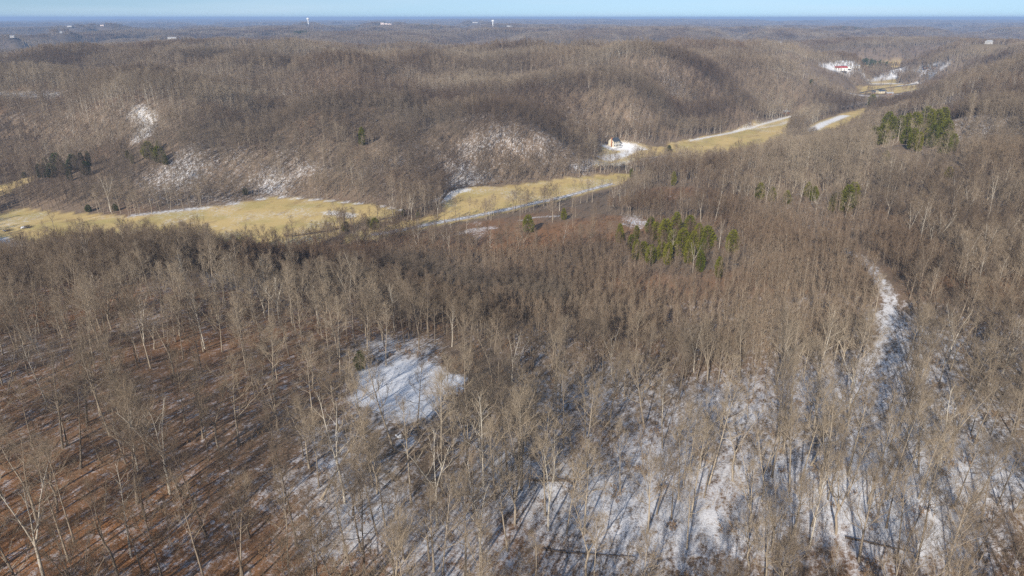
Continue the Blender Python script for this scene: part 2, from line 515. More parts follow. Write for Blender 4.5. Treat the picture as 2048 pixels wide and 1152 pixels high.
def ground_material():
    m, n, b = newmat('forest_floor')
    geo = N(n, 'ShaderNodeNewGeometry').outputs['Position']
    # streaks along the sun direction: snow lies longest in the lanes of tree shade
    mp = N(n, 'ShaderNodeMapping')
    mp.inputs['Rotation'].default_value = (0, 0, SUN_AZ)
    n.links.new(geo, mp.inputs['Vector'])
    mp2 = N(n, 'ShaderNodeMapping')
    mp2.inputs['Scale'].default_value = (1, .42, .6)
    n.links.new(mp.outputs[0], mp2.inputs['Vector'])
    st = mp2.outputs[0]

    def attr(nm):
        a = N(n, 'ShaderNodeAttribute', attribute_name=nm)
        return a.outputs['Fac']
    snow, grass, lit, far = attr('snow'), attr('grass'), attr('litter'), attr('far')
    n1 = noise(n, st, .75, 6, .68)
    n2 = noise(n, geo, 1.7, 4, .65)
    n3 = noise(n, geo, .05, 4, .55)
    n4 = noise(n, geo, 7.0, 3, .6)
    # litter
    l1 = mixc(n, maprange(n, n2, .3, .7), (.11, .078, .054), (.29, .215, .15))
    l2 = mixc(n, maprange(n, n4, .35, .65), (.21, .086, .032), (.44, .205, .08))
    litc = mixc(n, maprange(n, mth(n, 'ADD', lit, mth(n, 'MULTIPLY', mth(n, 'SUBTRACT', n1, .5), .9)), .35, .95), l1, l2)
    litc = mixc(n, maprange(n, n4, .54, .70, 0, .65), litc, (.36, .27, .19))
    litc = mixc(n, maprange(n, noise(n, geo, 3.1, 4, .7), .54, .68, 0, .6), litc, (.06, .04, .028))
    # grass
    gn = noise(n, geo, .022, 4, .6)
    g1 = mixc(n, maprange(n, gn, .35, .65), (.64, .46, .19), (.53, .40, .16))
    g2 = mixc(n, maprange(n, n2, .3, .75, 0, .45), g1, (.66, .50, .25))
    g2 = mixc(n, maprange(n, noise(n, geo, .11, 4, .7), .55, .75, 0, .55), g2, (.42, .28, .13))
    g2 = mixc(n, maprange(n, noise(n, geo, .035, 5, .65), .48, .62, 0, .6), g2, (.42, .355, .13))
    g2 = mixc(n, maprange(n, noise(n, st, .09, 5, .7), .52, .66, 0, .7), g2, (.33, .225, .11))
    g2 = mixc(n, maprange(n, noise(n, geo, .4, 4, .7), .55, .75, 0, .5), g2, (.70, .58, .36))
    base = mixc(n, grass, litc, g2)
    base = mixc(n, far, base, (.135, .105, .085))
    # snow
    v = mth(n, 'ADD', mth(n, 'MULTIPLY', n1, .52), mth(n, 'ADD', mth(n, 'MULTIPLY', n2, .28), mth(n, 'MULTIPLY', n4, .20)))
    thr = maprange(n, snow, 0., 1., .65, .37)
    sf = maprange(n, mth(n, 'SUBTRACT', v, thr), -.035, .075)
    sf = mth(n, 'MULTIPLY', sf, maprange(n, snow, .5, 1., .72, 1.))
    sf = mth(n, 'MULTIPLY', sf, maprange(n, snow, .02, .12))
    sc = mixc(n, maprange(n, n4, .45, .8, 0, .35), (.88, .89, .92), (.58, .53, .48))
    col = mixc(n, sf, base, sc)
    n.links.new(col, b.inputs['Base Color'])
    bp = N(n, 'ShaderNodeBump')
    bp.inputs['Strength'].default_value = .5
    bp.inputs['Distance'].default_value = .25
    n.links.new(n2, bp.inputs['Height'])
    n.links.new(bp.outputs[0], b.inputs['Normal'])
    return m


def bark_material(name, c1, c2, tintamp=.5, grey=True):
    m, n, b = newmat(name)
    geo = N(n, 'ShaderNodeNewGeometry').outputs['Position']
    oi = N(n, 'ShaderNodeObjectInfo').outputs['Random']
    big = noise(n, geo, .014, 4, .6)
    f = mth(n, 'ADD', mth(n, 'MULTIPLY', oi, tintamp), mth(n, 'MULTIPLY', maprange(n, big, .43, .57), 1 - tintamp))
    c = mixc(n, f, c1, c2)
    hue = noise(n, geo, .0055, 3, .6)
    if grey: c = mixc(n, maprange(n, hue, .40, .60, 0, 1), mixc(n, 1., c, (.72, .69, .68), 'MULTIPLY'), mixc(n, .35, c, (.34, .295, .225)))
    sm = noise(n, geo, 2.2, 3, .6)
    c = mixc(n, maprange(n, sm, .3, .75, 0, .35), c, tuple(v * .6 for v in c1))
    n.links.new(c, b.inputs['Base Color'])
    return m


def plain(name, col, rough=.7, metal=0., var=.25, scale=3.):
    m, n, b = newmat(name)
    geo = N(n, 'ShaderNodeTexCoord').outputs['Object']
    s = noise(n, geo, scale, 4, .6)
    c = mixc(n, maprange(n, s, .3, .7), tuple(v * (1 - var) for v in col), tuple(min(1, v * (1 + var * .4)) for v in col))
    n.links.new(c, b.inputs['Base Color'])
    b.inputs['Roughness'].default_value = rough
    b.inputs['Metallic'].default_value = metal
    return m


M = {}
M['ground'] = ground_material()
M['bark'] = bark_material('grey_brown_bark', (.15, .115, .085), (.50, .42, .325))
M['twig'] = bark_material('brown_twigs', (.15, .105, .07), (.39, .305, .212))
M['twig_red'] = bark_material('reddish_twigs', (.125, .078, .048), (.29, .195, .125))
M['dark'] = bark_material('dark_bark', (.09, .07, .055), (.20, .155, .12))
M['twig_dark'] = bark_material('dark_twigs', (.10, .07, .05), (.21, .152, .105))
M['pale'] = bark_material('pale_sycamore_bark', (.52, .47, .39), (.68, .63, .54))
M['dead_leaf'] = bark_material('clinging_dead_leaves', (.25, .14, .07), (.36, .22, .12))
M['cedar'] = bark_material('cedar_foliage', (.075, .088, .012), (.18, .165, .022), .8, False)
M['pine'] = bark_material('dark_pine_foliage', (.05, .064, .022), (.085, .098, .03), .6, False)
M['cedar_bark'] = bark_material('cedar_bark', (.16, .11, .08), (.25, .19, .14))


# ------------------------------------------------------------------ mesh helpers
class MB:
    def __init__(s):
        s.v = []; s.f = []; s.nv = 0

    def add(s, v, f):
        v = np.asarray(v, float)
        s.v.append(v)
        s.f.extend([tuple(int(i) + s.nv for i in q) for q in f])
        s.nv += len(v)

    def tube(s, pts, rad, n=5, cap=False):
        pts = np.asarray(pts, float)
        k = len(pts)
        tang = np.gradient(pts, axis=0)
        tang /= np.linalg.norm(tang, axis=1)[:, None] + 1e-9
        ref = np.array([0, 0, 1.]) if abs(tang[0][2]) < .8 else np.array([1., 0, 0])
        vs = []
        for i in range(k):
            a = np.cross(tang[i], ref); a /= np.linalg.norm(a) + 1e-9
            b = np.cross(tang[i], a)
            th = np.arange(n) * 2 * math.pi / n
            vs.append(pts[i] + rad[i] * (np.cos(th)[:, None] * a + np.sin(th)[:, None] * b))
        f = []
        for i in range(k - 1):
            for j in range(n):
                f.append((i * n + j, i * n + (j + 1) % n, (i + 1) * n + (j + 1) % n, (i + 1) * n + j))
        if cap:
            f.append(tuple(range(n))[::-1]); f.append(tuple((k - 1) * n + j for j in range(n)))
        s.add(np.vstack(vs), f)

    def box(s, lo, hi):
        x0, y0, z0 = lo; x1, y1, z1 = hi
        v = [(x0, y0, z0), (x1, y0, z0), (x1, y1, z0), (x0, y1, z0), (x0, y0, z1), (x1, y0, z1), (x1, y1, z1), (x0, y1, z1)]
        s.add(v, [(0, 3, 2, 1), (4, 5, 6, 7), (0, 1, 5, 4), (1, 2, 6, 5), (2, 3, 7, 6), (3, 0, 4, 7)])

    def mesh(s, name, mats, mi=None, smooth=False):
        me = bpy.data.meshes.new(name)
        me.from_pydata(np.vstack(s.v).tolist(), [], s.f)
        for m in (mats if isinstance(mats, (list, tuple)) else [mats]):
            me.materials.append(m)
        if mi is not None:
            me.polygons.foreach_set('material_index', np.asarray(mi, np.int32))
        if smooth:
            me.polygons.foreach_set('use_smooth', np.ones(len(me.polygons), bool))
        me.update()
        return me


def link(name, me, parent=None, loc=None, rot=None):
    o = bpy.data.objects.new(name, me)
    C.objects.link(o)
    if parent is not None: o.parent = parent
    if loc is not None: o.location = loc
    if rot is not None: o.rotation_euler = rot
    return o


def tag(o, label=None, cat=None, group=None, kind=None):
    if label: o['label'] = label
    if cat: o['category'] = cat
    if group: o['group'] = group
    if kind: o['kind'] = kind
    return o


def gz(x, y):
    return float(height(np.array([x]), np.array([y]))[0])


# ------------------------------------------------------------------ ground sheet
def build_ground():
    th = np.concatenate([np.radians(np.linspace(-180, -56, 32, endpoint=False)), np.radians(np.linspace(-56, -46, 16, endpoint=False)),
                         np.radians(np.linspace(-46, 46, 340, endpoint=False)),
                         np.radians(np.linspace(46, 56, 16, endpoint=False)), np.radians(np.linspace(56, 180, 32, endpoint=False))])
    rr = [4.0]
    while rr[-1] < 60000:
        r = rr[-1]
        rr.append(r + max(2.0 if r > 60 else 6.0, r * (.0115 if r < 2500 else .02)))
    rr = np.array(rr)
    nr, na = len(rr), len(th)
    R, T = np.meshgrid(rr, th, indexing='ij')
    X = (R * np.sin(T)).ravel(); Y = (R * np.cos(T) - 60).ravel()
    Z = height(X, Y)
    global ZLOW, ZTOP
    ZLOW, ZTOP = float(Z.min()), float(Z.max())
    sn, gr, li, op, br = cover(X, Y, Z)
    rad = np.hypot(X, Y)
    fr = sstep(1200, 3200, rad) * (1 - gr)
    i, j = np.meshgrid(np.arange(nr - 1), np.arange(na), indexing='ij')
    a = (i * na + j).ravel(); b = (i * na + (j + 1) % na).ravel()
    c = ((i + 1) * na + (j + 1) % na).ravel(); d = ((i + 1) * na + j).ravel()
    Fq = np.stack([a, d, c, b], 1)
    cx = X[Fq[:, 0]] * .5 + X[Fq[:, 2]] * .5; cyy = Y[Fq[:, 0]] * .5 + Y[Fq[:, 2]] * .5
    owner = np.zeros(len(Fq), int)
    for q, (k, p) in enumerate(FP.items()):
        lo, hi = p.min(0), p.max(0)
        m = (cx > lo[0]) & (cx < hi[0]) & (cyy > lo[1]) & (cyy < hi[1]) & (owner == 0)
        idx = np.where(m)[0]
        if len(idx): owner[idx[in_poly(cx[idx], cyy[idx], p)]] = q + 1
    m = np.where((owner == 0) & (np.hypot(cx - CLEAR[:, 0].mean(), cyy - CLEAR[:, 1].mean()) < 90))[0]
    owner[m[in_poly(cx[m], cyy[m], CLEAR)]] = len(FP) + 1
    nice = {'pasture': 'pasture', 'hay_field': 'hay_field', 'lawn': 'lawn', 'meadow': 'meadow', 'far_meadow': 'meadow', 'corner_field': 'pasture', 'hill_field': 'hill_field', 'hill_lane': 'hill_field'}
    names = ['ground'] + [nice.get(k, 'field') for k in FP] + ['clearing']
    for q, nm in enumerate(names):
        f = Fq[owner == q]
        if not len(f): continue
        used, inv = np.unique(f, return_inverse=True)
        me = bpy.data.meshes.new(nm)
        nv, nf = len(used), len(f)
        me.vertices.add(nv); me.loops.add(nf * 4); me.polygons.add(nf)
        me.vertices.foreach_set('co', np.stack([X[used], Y[used], Z[used]], 1).astype(np.float32).ravel())
        me.loops.foreach_set('vertex_index', inv.astype(np.int32).ravel())
        me.polygons.foreach_set('loop_start', np.arange(0, nf * 4, 4, dtype=np.int32))
        me.polygons.foreach_set('use_smooth', np.ones(nf, bool))
        me.update(calc_edges=True)
        for an, av in (('snow', sn), ('grass', gr), ('litter', li), ('far', fr)):
            at = me.attributes.new(an, 'FLOAT', 'POINT')
            at.data.foreach_set('value', av[used].astype(np.float32))
        me.materials.append(M['ground'])
        me.validate()
        tag(link(nm, me), kind='structure')


build_ground()


def strip(name, line, width, mat, lift=.06, step=3.0, cat=None):
    """a road or creek laid along the ground"""
    line = np.asarray(line)[:, :2]
    seg = np.hypot(*np.diff(line, axis=0).T)
    s = np.concatenate([[0], np.cumsum(seg)])
    t = np.arange(0, s[-1], step)
    px = np.interp(t, s, line[:, 0]); py = np.interp(t, s, line[:, 1])
    k = np.ones(7) / 7
    px = np.convolve(np.pad(px, 3, 'edge'), k, 'valid'); py = np.convolve(np.pad(py, 3, 'edge'), k, 'valid')
    tx = np.gradient(px); ty = np.gradient(py)
    ln = np.hypot(tx, ty); nx, ny = -ty / ln, tx / ln
    cols = np.linspace(-1, 1, 5)
    wv = width * .5 * (1 + .25 * (vnoise(t / 9., t * 0, 3) - .5))
    VX = px[:, None] + nx[:, None] * cols * wv[:, None]; VY = py[:, None] + ny[:, None] * cols * wv[:, None]
    VZ = height(VX, VY) + lift
    mb = MB()
    nn = len(t)
    mb.add(np.stack([VX.ravel(), VY.ravel(), VZ.ravel()], 1), [(a * 5 + b, a * 5 + b + 1, (a + 1) * 5 + b + 1, (a + 1) * 5 + b) for a in range(nn - 1) for b in range(4)])
    me = mb.mesh(name, mat, smooth=True)
    # distance across the strip, for the wheel tracks
    at = me.attributes.new('across', 'FLOAT', 'POINT')
    at.data.foreach_set('value', np.tile(np.abs(cols), nn).astype(np.float32))
    return tag(link(name, me), kind='structure')


def road_mat():
    m, n, b = newmat('gravel_and_snow_track')
    geo = N(n, 'ShaderNodeNewGeometry').outputs['Position']
    ac = N(n, 'ShaderNodeAttribute', attribute_name='across').outputs['Fac']
    n1 = noise(n, geo, .35, 4, .6); n2 = noise(n, geo, 2.2, 3, .6)
    c = mixc(n, maprange(n, n2, .3, .7), (.20, .16, .13), (.36, .31, .26))
    tr = maprange(n, mth(n, 'ABSOLUTE', mth(n, 'SUBTRACT', ac, .55)), .0, .4, .05, .85)
    s = maprange(n, mth(n, 'ADD', n1, mth(n, 'MULTIPLY', mth(n, 'SUBTRACT', tr, .5), .5)), .45, .6)
    c = mixc(n, s, c, (.72, .74, .78))
    n.links.new(c, b.inputs['Base Color'])
    return m


def creek_mat():
    m, n, b = newmat('creek_bed')
    geo = N(n, 'ShaderNodeNewGeometry').outputs['Position']
    c = mixc(n, maprange(n, noise(n, geo, .25, 4, .6), .42, .62), (.06, .05, .045), (.20, .17, .15))
    n.links.new(c, b.inputs['Base Color'])
    b.inputs['Roughness'].default_value = .45
    return m


M['road'] = road_mat()
M['creek'] = creek_mat()
M['asphalt'] = plain('asphalt', (.07, .07, .075), .8)
strip('farm_track', ROADL, 6.0, M['road'], .10)
strip('creek', CREEKL, 2.2, M['creek'], .08)
strip('valley_road', FARROAD, 6.0, M['asphalt'], .12, 8.0)


# ------------------------------------------------------------------ trees
def unit(v):
    return v / (np.linalg.norm(v, axis=-1, keepdims=True) + 1e-9)


def add_slivers(mb, o, d, L, w, rs):
    """thin tapering twigs, one triangle each"""
    n = len(o)
    d = unit(d)
    side = unit(np.cross(d, rs.normal(size=(n, 3)))) * (w[:, None] * .5)
    v = np.empty((n, 3, 3))
    v[:, 0] = o - side; v[:, 1] = o + side; v[:, 2] = o + d * L[:, None]
    mb.add(v.reshape(-1, 3), [(3 * i, 3 * i + 1, 3 * i + 2) for i in range(n)])


def gen_tree(seed, H=20., r0=.2, cb=.5, spread=3., nlimb=16, nsec=6, ntw=9, sub=2, tw=.0145, twl=.95, lean=0., fork=0, elev=(25, 68), wob=.25, trunk_n=6, leaves=0):
    rs = np.random.default_rng(seed)
    TR, CR = MB(), MB()
    stems = []
    k = 9

    def stem(base, top, ra, rb):
        t = np.linspace(0, 1, k)[:, None]
        p = base + (top - base) * t
        w = np.cumsum(rs.normal(size=(k, 2)) * wob * H / 20, 0) * (1 - 0 * t)
        w -= w[0]
        w[1:-1] = (w[:-2] + w[1:-1] + w[2:]) / 3
        p[:, :2] += w * np.sqrt(t)
        r = ra + (rb - ra) * np.linspace(0, 1, k) ** .8
        r[0] *= 1.35
        return p, r
    la = rs.uniform(0, 6.28)
    top = np.array([math.cos(la) * lean * H, math.sin(la) * lean * H, H])
    if fork:
        ft = rs.uniform(.25, .45)
        p, r = stem(np.array([0, 0, -.6]), top * ft, r0, r0 * .75)
        TR.tube(p, r, trunk_n)
        for q in range(fork):
            a = q * 2 * math.pi / fork + rs.uniform(-.5, .5)
            tp = top + np.array([math.cos(a), math.sin(a), 0]) * spread * rs.uniform(.45, .8) + np.array([0, 0, rs.uniform(-2.5, 0)])
            p2, r2 = stem(p[-1], tp, r0 * .58, .03)
            TR.tube(p2, r2, trunk_n)
            stems.append((p2, r2, 0.12, nlimb // fork + 1))
    else:
        p, r = stem(np.array([0, 0, -.6]), top, r0, .025)
        TR.tube(p, r, trunk_n)
        stems.append((p, r, cb, nlimb))
    so, sdv, sl = [], [], []
    for (p, r, c0, nl) in stems:
        for q in range(nl):
            t = c0 + (1 - c0) * ((q + rs.uniform(0, .8)) / nl) ** .9
            t = min(t, .985)
            u = (t - c0) / (1 - c0)
            f = t * (k - 1); i = int(f); f -= i
            b = p[i] * (1 - f) + p[min(i + 1, k - 1)] * f
            rb = r[i] * (1 - f) + r[min(i + 1, k - 1)] * f
            az = q * 2.4 + rs.uniform(-.6, .6)
            el = math.radians(elev[0] + (elev[1] - elev[0]) * u + rs.uniform(-12, 12))
            L = spread * ((1 - u) ** .7 * .85 + .28) * rs.uniform(.7, 1.25)
            if fork: L *= .75
            hd = np.array([math.cos(az), math.sin(az), 0])
            s = np.linspace(0, 1, 5)[:, None]
            lp = b + hd * L * math.cos(el) * s + np.array([0, 0, 1]) * (L * math.sin(el) * s + L * .22 * s * s)
            lp += rs.normal(size=(5, 3)) * .05 * L * s
            lr = np.linspace(max(rb * .58, .034), .016, 5)
            TR.tube(lp, lr, 4 if trunk_n > 4 else 3)
            for z in range(nsec):
                ss = rs.uniform(.22, 1.0)
                g = ss * 4; gi = min(int(g), 3); gf = g - gi
                so.append(lp[gi] * (1 - gf) + lp[gi + 1] * gf)
                tg = unit(lp[gi + 1] - lp[gi])
                sdv.append(unit(tg + rs.normal(size=3) * .55 + np.array([0, 0, .25])))
                sl.append((L * .5 * (1.15 - .6 * ss) + .35) * rs.uniform(.6, 1.3))
    so = np.array(so); sdv = np.array(sdv); sl = np.array(sl)
    # secondary branches, slim three sided
    for a, d, L in zip(so, sdv, sl):
        b = a + d * L * .55 + np.array([0, 0, .04 * L]); c = b + unit(d + np.array([0, 0, .35])) * L * .45
        CR.tube([a, b, c], [.018 + .006 * L, .015, .006], 3)
    nS = len(so)
    ii = np.repeat(np.arange(nS), ntw)
    s = rs.uniform(.1, 1.0, len(ii))
    o = so[ii] + sdv[ii] * (sl[ii] * s)[:, None] + np.array([0, 0, .1]) * (sl[ii] * s * s)[:, None]
    d = unit(sdv[ii] + rs.normal(size=(len(ii), 3)) * .62 + np.array([0, 0, .22]))
    L = twl * rs.uniform(.5, 1.35, len(ii)) * (.55 + .5 * np.clip(sl[ii] / 1.5, 0, 1.4))
    add_slivers(CR, o, d, L, np.full(len(ii), tw), rs)
    if sub:
        jj = np.repeat(np.arange(len(ii)), sub)
        s2 = rs.uniform(.25, .95, len(jj))
        o2 = o[jj] + d[jj] * (L[jj] * s2)[:, None]
        d2 = unit(d[jj] + rs.normal(size=(len(jj), 3)) * .7 + np.array([0, 0, .15]))
        L2 = L[jj] * rs.uniform(.4, .8, len(jj))
        add_slivers(CR, o2, d2, L2, np.full(len(jj), tw * .75), rs)
    LV = None
    if leaves:
        LV = MB()
        kk = rs.integers(0, len(o), leaves)
        q = o[kk] + d[kk] * (L[kk] * rs.uniform(.2, 1, leaves))[:, None]
        add_slivers(LV, q, rs.normal(size=(leaves, 3)), rs.uniform(.12, .24, leaves), rs.uniform(.09, .16, leaves), rs)
    return TR, CR, LV


def joined(parts, mats, name):
    mb = MB(); mi = []
    for k, p in enumerate(parts):
        if p is None: continue
        mb.add(np.vstack(p.v), p.f); mi += [k] * len(p.f)
    return mb.mesh(name, mats, mi)


PROTO = bpy.data.collections.new('forest_kinds')      # kinds used by the uncounted forest


def proto(name, me):
    o = bpy.data.objects.new(name, me)
    PROTO.objects.link(o)
    return o


# kind: (key words, parameters, twig material, bark material)
KINDS = []


def kind(words, cat, mats, lod=True, **kw):
    TR, CR, LV = gen_tree(**kw)
    i = len(KINDS)
    mb, mt = M[mats[0]], M[mats[1]]
    tr = TR.mesh('trunk', mb, smooth=True); cr = CR.mesh('crown', mt)
    lv = LV.mesh('dead_leaves', M['dead_leaf']) if LV else None
    full = joined([TR, CR, LV], [mb, mt, M['dead_leaf']], 'forest_tree')
    KINDS.append(dict(words=words, tr=tr, cr=cr, lv=lv, H=kw['H'], full=full))
    return i


TALL = [kind('tall slender', 'tree', ('bark', 'twig'), seed=s, H=h, r0=.21, cb=.46, spread=4.0, nlimb=17, nsec=7, ntw=10, sub=3, lean=.03, wob=.16) for s, h in ((1, 20.5), (2, 19), (3, 22), (4, 18), (5, 21), (6, 16.5), (7, 23))]
BROAD = [kind('broad-crowned', 'tree', ('bark', 'twig'), seed=s, H=h, r0=.28, cb=.36, spread=5.8, nlimb=18, nsec=9, ntw=10, sub=3, lean=.05, wob=.2) for s, h in ((11, 19), (12, 17.5), (13, 18.5), (14, 16), (15, 20))]
FORK = [kind('forked', 'tree', ('bark', 'twig'), seed=s, H=h, r0=.27, cb=.4, spread=4.8, nlimb=18, nsec=7, ntw=10, sub=3, lean=.05, fork=f, wob=.18) for s, h, f in ((21, 19.5, 2), (22, 18, 3), (23, 20, 2), (24, 17, 4))]
PALE = [kind('pale-barked', 'tree', ('pale', 'twig'), seed=s, H=h, r0=.25, cb=.34, spread=5.2, nlimb=15, nsec=6, ntw=7, lean=.06, fork=f, wob=.2, elev=(35, 66)) for s, h, f in ((31, 20.5, 0), (32, 19.5, 3), (33, 21, 2))]
POLE = [kind('thin young', 'tree', ('bark', 'twig_red'), seed=s, H=h, r0=.085, cb=.40, spread=2.1, nlimb=14, nsec=6, ntw=9, twl=.7, lean=.02, elev=(40, 72), tw=.014) for s, h in ((41, 13), (42, 11.5), (43, 14), (44, 12.2))]
DARK = [kind('dark-trunked', 'tree', ('dark', 'twig_dark'), seed=s, H=h, r0=.24, cb=c, spread=4.6, nlimb=18, nsec=7, ntw=10, sub=3, lean=.06, wob=.24) for s, h, c in ((71, 19, .42), (72, 17, .5), (73, 20, .38))]
POLE_SHADE = [kind('thin dark', 'tree', ('dark', 'twig_dark'), seed=s, H=h, r0=.1, cb=.36, spread=2.5, nlimb=14, nsec=7, ntw=9, twl=.8, lean=.02, elev=(35, 70), tw=.016) for s, h in ((81, 14), (82, 12.5))]  # young trees coloured dark to paint in the shade of the hollow
LEAFY = [kind('brown-leaved', 'tree', ('bark', 'twig'), seed=s, H=h, r0=.11, cb=.22, spread=2.4, nlimb=15, nsec=5, ntw=6, lean=.03, leaves=1400) for s, h in ((51, 9), (52, 7))]
SAPL = [kind('slim sapling', 'tree', ('bark', 'twig'), seed=s, H=h, r0=.05, cb=.3, spread=1.2, nlimb=11, nsec=4, ntw=6, twl=.6, lean=.06, tw=.012) for s, h in ((61, 7), (62, 5.5), (63, 8.5))]


def shrub_mesh(seed, h, n, mats, leaves=0):
    rs = np.random.default_rng(seed)
    mb = MB()
    o = np.zeros((n, 3)); o[:, :2] = rs.normal(size=(n, 2)) * .25 * h; o[:, 2] = -.1
    d = rs.normal(size=(n, 3)) * .42; d[:, 2] = 1
    d = unit(d)
    L = h * rs.uniform(.5, 1.1, n)
    add_slivers(mb, o, d, L, np.full(n, .035), rs)
    jj = np.repeat(np.arange(n), 7)
    s = rs.uniform(.3, 1, len(jj))
    o2 = o[jj] + d[jj] * (L[jj] * s)[:, None]
    d2 = unit(d[jj] + rs.normal(size=(len(jj), 3)) * .6)
    L2 = L[jj] * rs.uniform(.18, .42, len(jj))
    add_slivers(mb, o2, d2, L2, np.full(len(jj), .02), rs)
    kk = np.repeat(np.arange(len(jj)), 2)
    o3 = o2[kk] + d2[kk] * (L2[kk] * rs.uniform(.3, 1, len(kk)))[:, None]
    add_slivers(mb, o3, unit(d2[kk] + rs.normal(size=(len(kk), 3)) * .7), L2[kk] * .6, np.full(len(kk), .016), rs)
    nb = len(mb.f)
    if leaves:
        q = rs.integers(0, len(o2), leaves)
        add_slivers(mb, o2[q] + d2[q] * (L2[q] * rs.uniform(.1, 1, leaves))[:, None], rs.normal(size=(leaves, 3)), rs.uniform(.1, .2, leaves), rs.uniform(.08, .14, leaves), rs)
    return mb.mesh('shrub', mats, [0] * nb + [1] * (len(mb.f) - nb))


# far away versions: fewer, thicker twigs with about the same cover
def far_tree(seed, H, spread, cb, tw, nl, ns, nt, name, mats):
    TR, CR, _ = gen_tree(seed=seed, H=H, r0=.22, cb=cb, spread=spread, nlimb=nl, nsec=ns, ntw=nt, sub=1, tw=tw, twl=1.5, lean=.03, trunk_n=4)
    return joined([TR, CR], mats, name)


def clump(seed, size, n, H, per, w, L, mats):
    rs = np.random.default_rng(seed)
    mb = MB(); o = []; d = []; tr = 0
    for q in range(n):
        x, y = rs.uniform(-size / 2, size / 2, 2); h = H * rs.uniform(.75, 1.15)
        mb.tube([(x, y, -1), (x, y, h * .55), (x + rs.normal() * .5, y + rs.normal() * .5, h * .92)], [.2 + w * .3, .16 + w * .2, .05], 3)
        a = rs.uniform(0, 6.28, per); e = rs.uniform(0, 1, per) ** .7
        rad = 2.6 * np.sqrt(rs.uniform(0, 1, per)) * np.sqrt(1.02 - e)
        zz = h * (.42 + .5 * e)
        o.append(np.stack([x + rad * np.cos(a) * .6, y + rad * np.sin(a) * .6, zz], 1))
        d.append(np.stack([np.cos(a) * (1 - .5 * e), np.sin(a) * (1 - .5 * e), .6 + .7 * e], 1) + rs.normal(size=(per, 3)) * .35)
    nb = len(mb.f)
    o = np.vstack(o); d = np.vstack(d)
    add_slivers(mb, o, d, L * rs.uniform(.6, 1.3, len(o)), np.full(len(o), w), rs)
    return mb.mesh('clump', mats, [0] * nb + [1] * (len(mb.f) - nb))


PIDX = {}


def reg(key, me):
    nm = 'forest_%03d' % len(PIDX)
    PIDX[key] = len(PIDX)
    proto(nm, me)


for i, kd in enumerate(KINDS): reg(('near', i), kd['full'])
for q in range(4): reg(('mid', q), far_tree(101 + q, 18.5 + q * .7, 3.6 + .3 * q, .42, .055, 13, 5, 5, 'mid', [M['bark'], M['twig']]))
reg(('mid', 4), far_tree(111, 19, 4.6, .36, .055, 14, 5, 5, 'mid', [M['pale'], M['twig']]))
reg(('mid', 6), far_tree(113, 18, 4.2, .38, .055, 14, 5, 5, 'mid', [M['dark'], M['twig_dark']]))
reg(('mid', 5), far_tree(112, 13.5, 2.3, .38, .05, 11, 4, 5, 'mid', [M['bark'], M['twig_red']]))
for q in range(4): reg(('far', q), clump(201 + q, 11, 3, 18, 90, .13, 2.6, [M['bark'], M['twig'] if q < 3 else M['twig_red']]))
for q in range(3): reg(('patch', q), clump(221 + q, 30, 18, 18, 45, .42, 4.2, [M['bark'], M['twig'] if q < 2 else M['twig_red']]))
for q in range(3): reg(('shrub', q), shrub_mesh(301 + q, 2.2 + q * .8, 12, [M['twig'], M['dead_leaf']]))
for q in range(2): reg(('leafshrub', q), shrub_mesh(311 + q, 1.8 + q * .7, 12, [M['twig_red'], M['dead_leaf']], 500))


def scatter(name, pts, rotz, tilt, scl, idx):
    me = bpy.data.meshes.new(name)
    n = len(pts)
    me.vertices.add(n)
    me.vertices.foreach_set('co', pts.astype(np.float32).ravel())
    rot = np.stack([tilt[:, 0], tilt[:, 1], rotz], 1)
    for an, ty, av, fld in (('rot', 'FLOAT_VECTOR', rot, 'vector'), ('scl', 'FLOAT_VECTOR', scl, 'vector'), ('kind_index', 'INT', idx, 'value')):
        at = me.attributes.new(an, ty, 'POINT')
        at.data.foreach_set(fld, np.asarray(av, np.int32 if ty == 'INT' else np.float32).ravel())
    o = link(name, me)
    g = bpy.data.node_groups.new(name + '_scatter', 'GeometryNodeTree')
    g.interface.new_socket('Geometry', in_out='INPUT', socket_type='NodeSocketGeometry')
    g.interface.new_socket('Geometry', in_out='OUTPUT', socket_type='NodeSocketGeometry')
    gi = g.nodes.new('NodeGroupInput'); go = g.nodes.new('NodeGroupOutput')
    ip = g.nodes.new('GeometryNodeInstanceOnPoints')
    ci = g.nodes.new('GeometryNodeCollectionInfo')
    ci.inputs['Collection'].default_value = PROTO
    ci.inputs['Separate Children'].default_value = True
    ci.inputs['Reset Children'].default_value = True
    g.links.new(gi.outputs[0], ip.inputs['Points'])
    g.links.new(ci.outputs[0], ip.inputs['Instance'])
    ip.inputs['Pick Instance'].default_value = True
    for an, ty, sock in (('kind_index', 'INT', 'Instance Index'), ('rot', 'FLOAT_VECTOR', 'Rotation'), ('scl', 'FLOAT_VECTOR', 'Scale')):
        na = g.nodes.new('GeometryNodeInputNamedAttribute')
        na.data_type = ty
        na.inputs['Name'].default_value = an
        g.links.new([s for s in na.outputs if s.enabled and s.name == 'Attribute'][0], ip.inputs[sock])
    g.links.new(ip.outputs[0], go.inputs[0])
    md = o.modifiers.new('scatter', 'NODES')
    md.node_group = g
    return tag(o, kind='stuff')


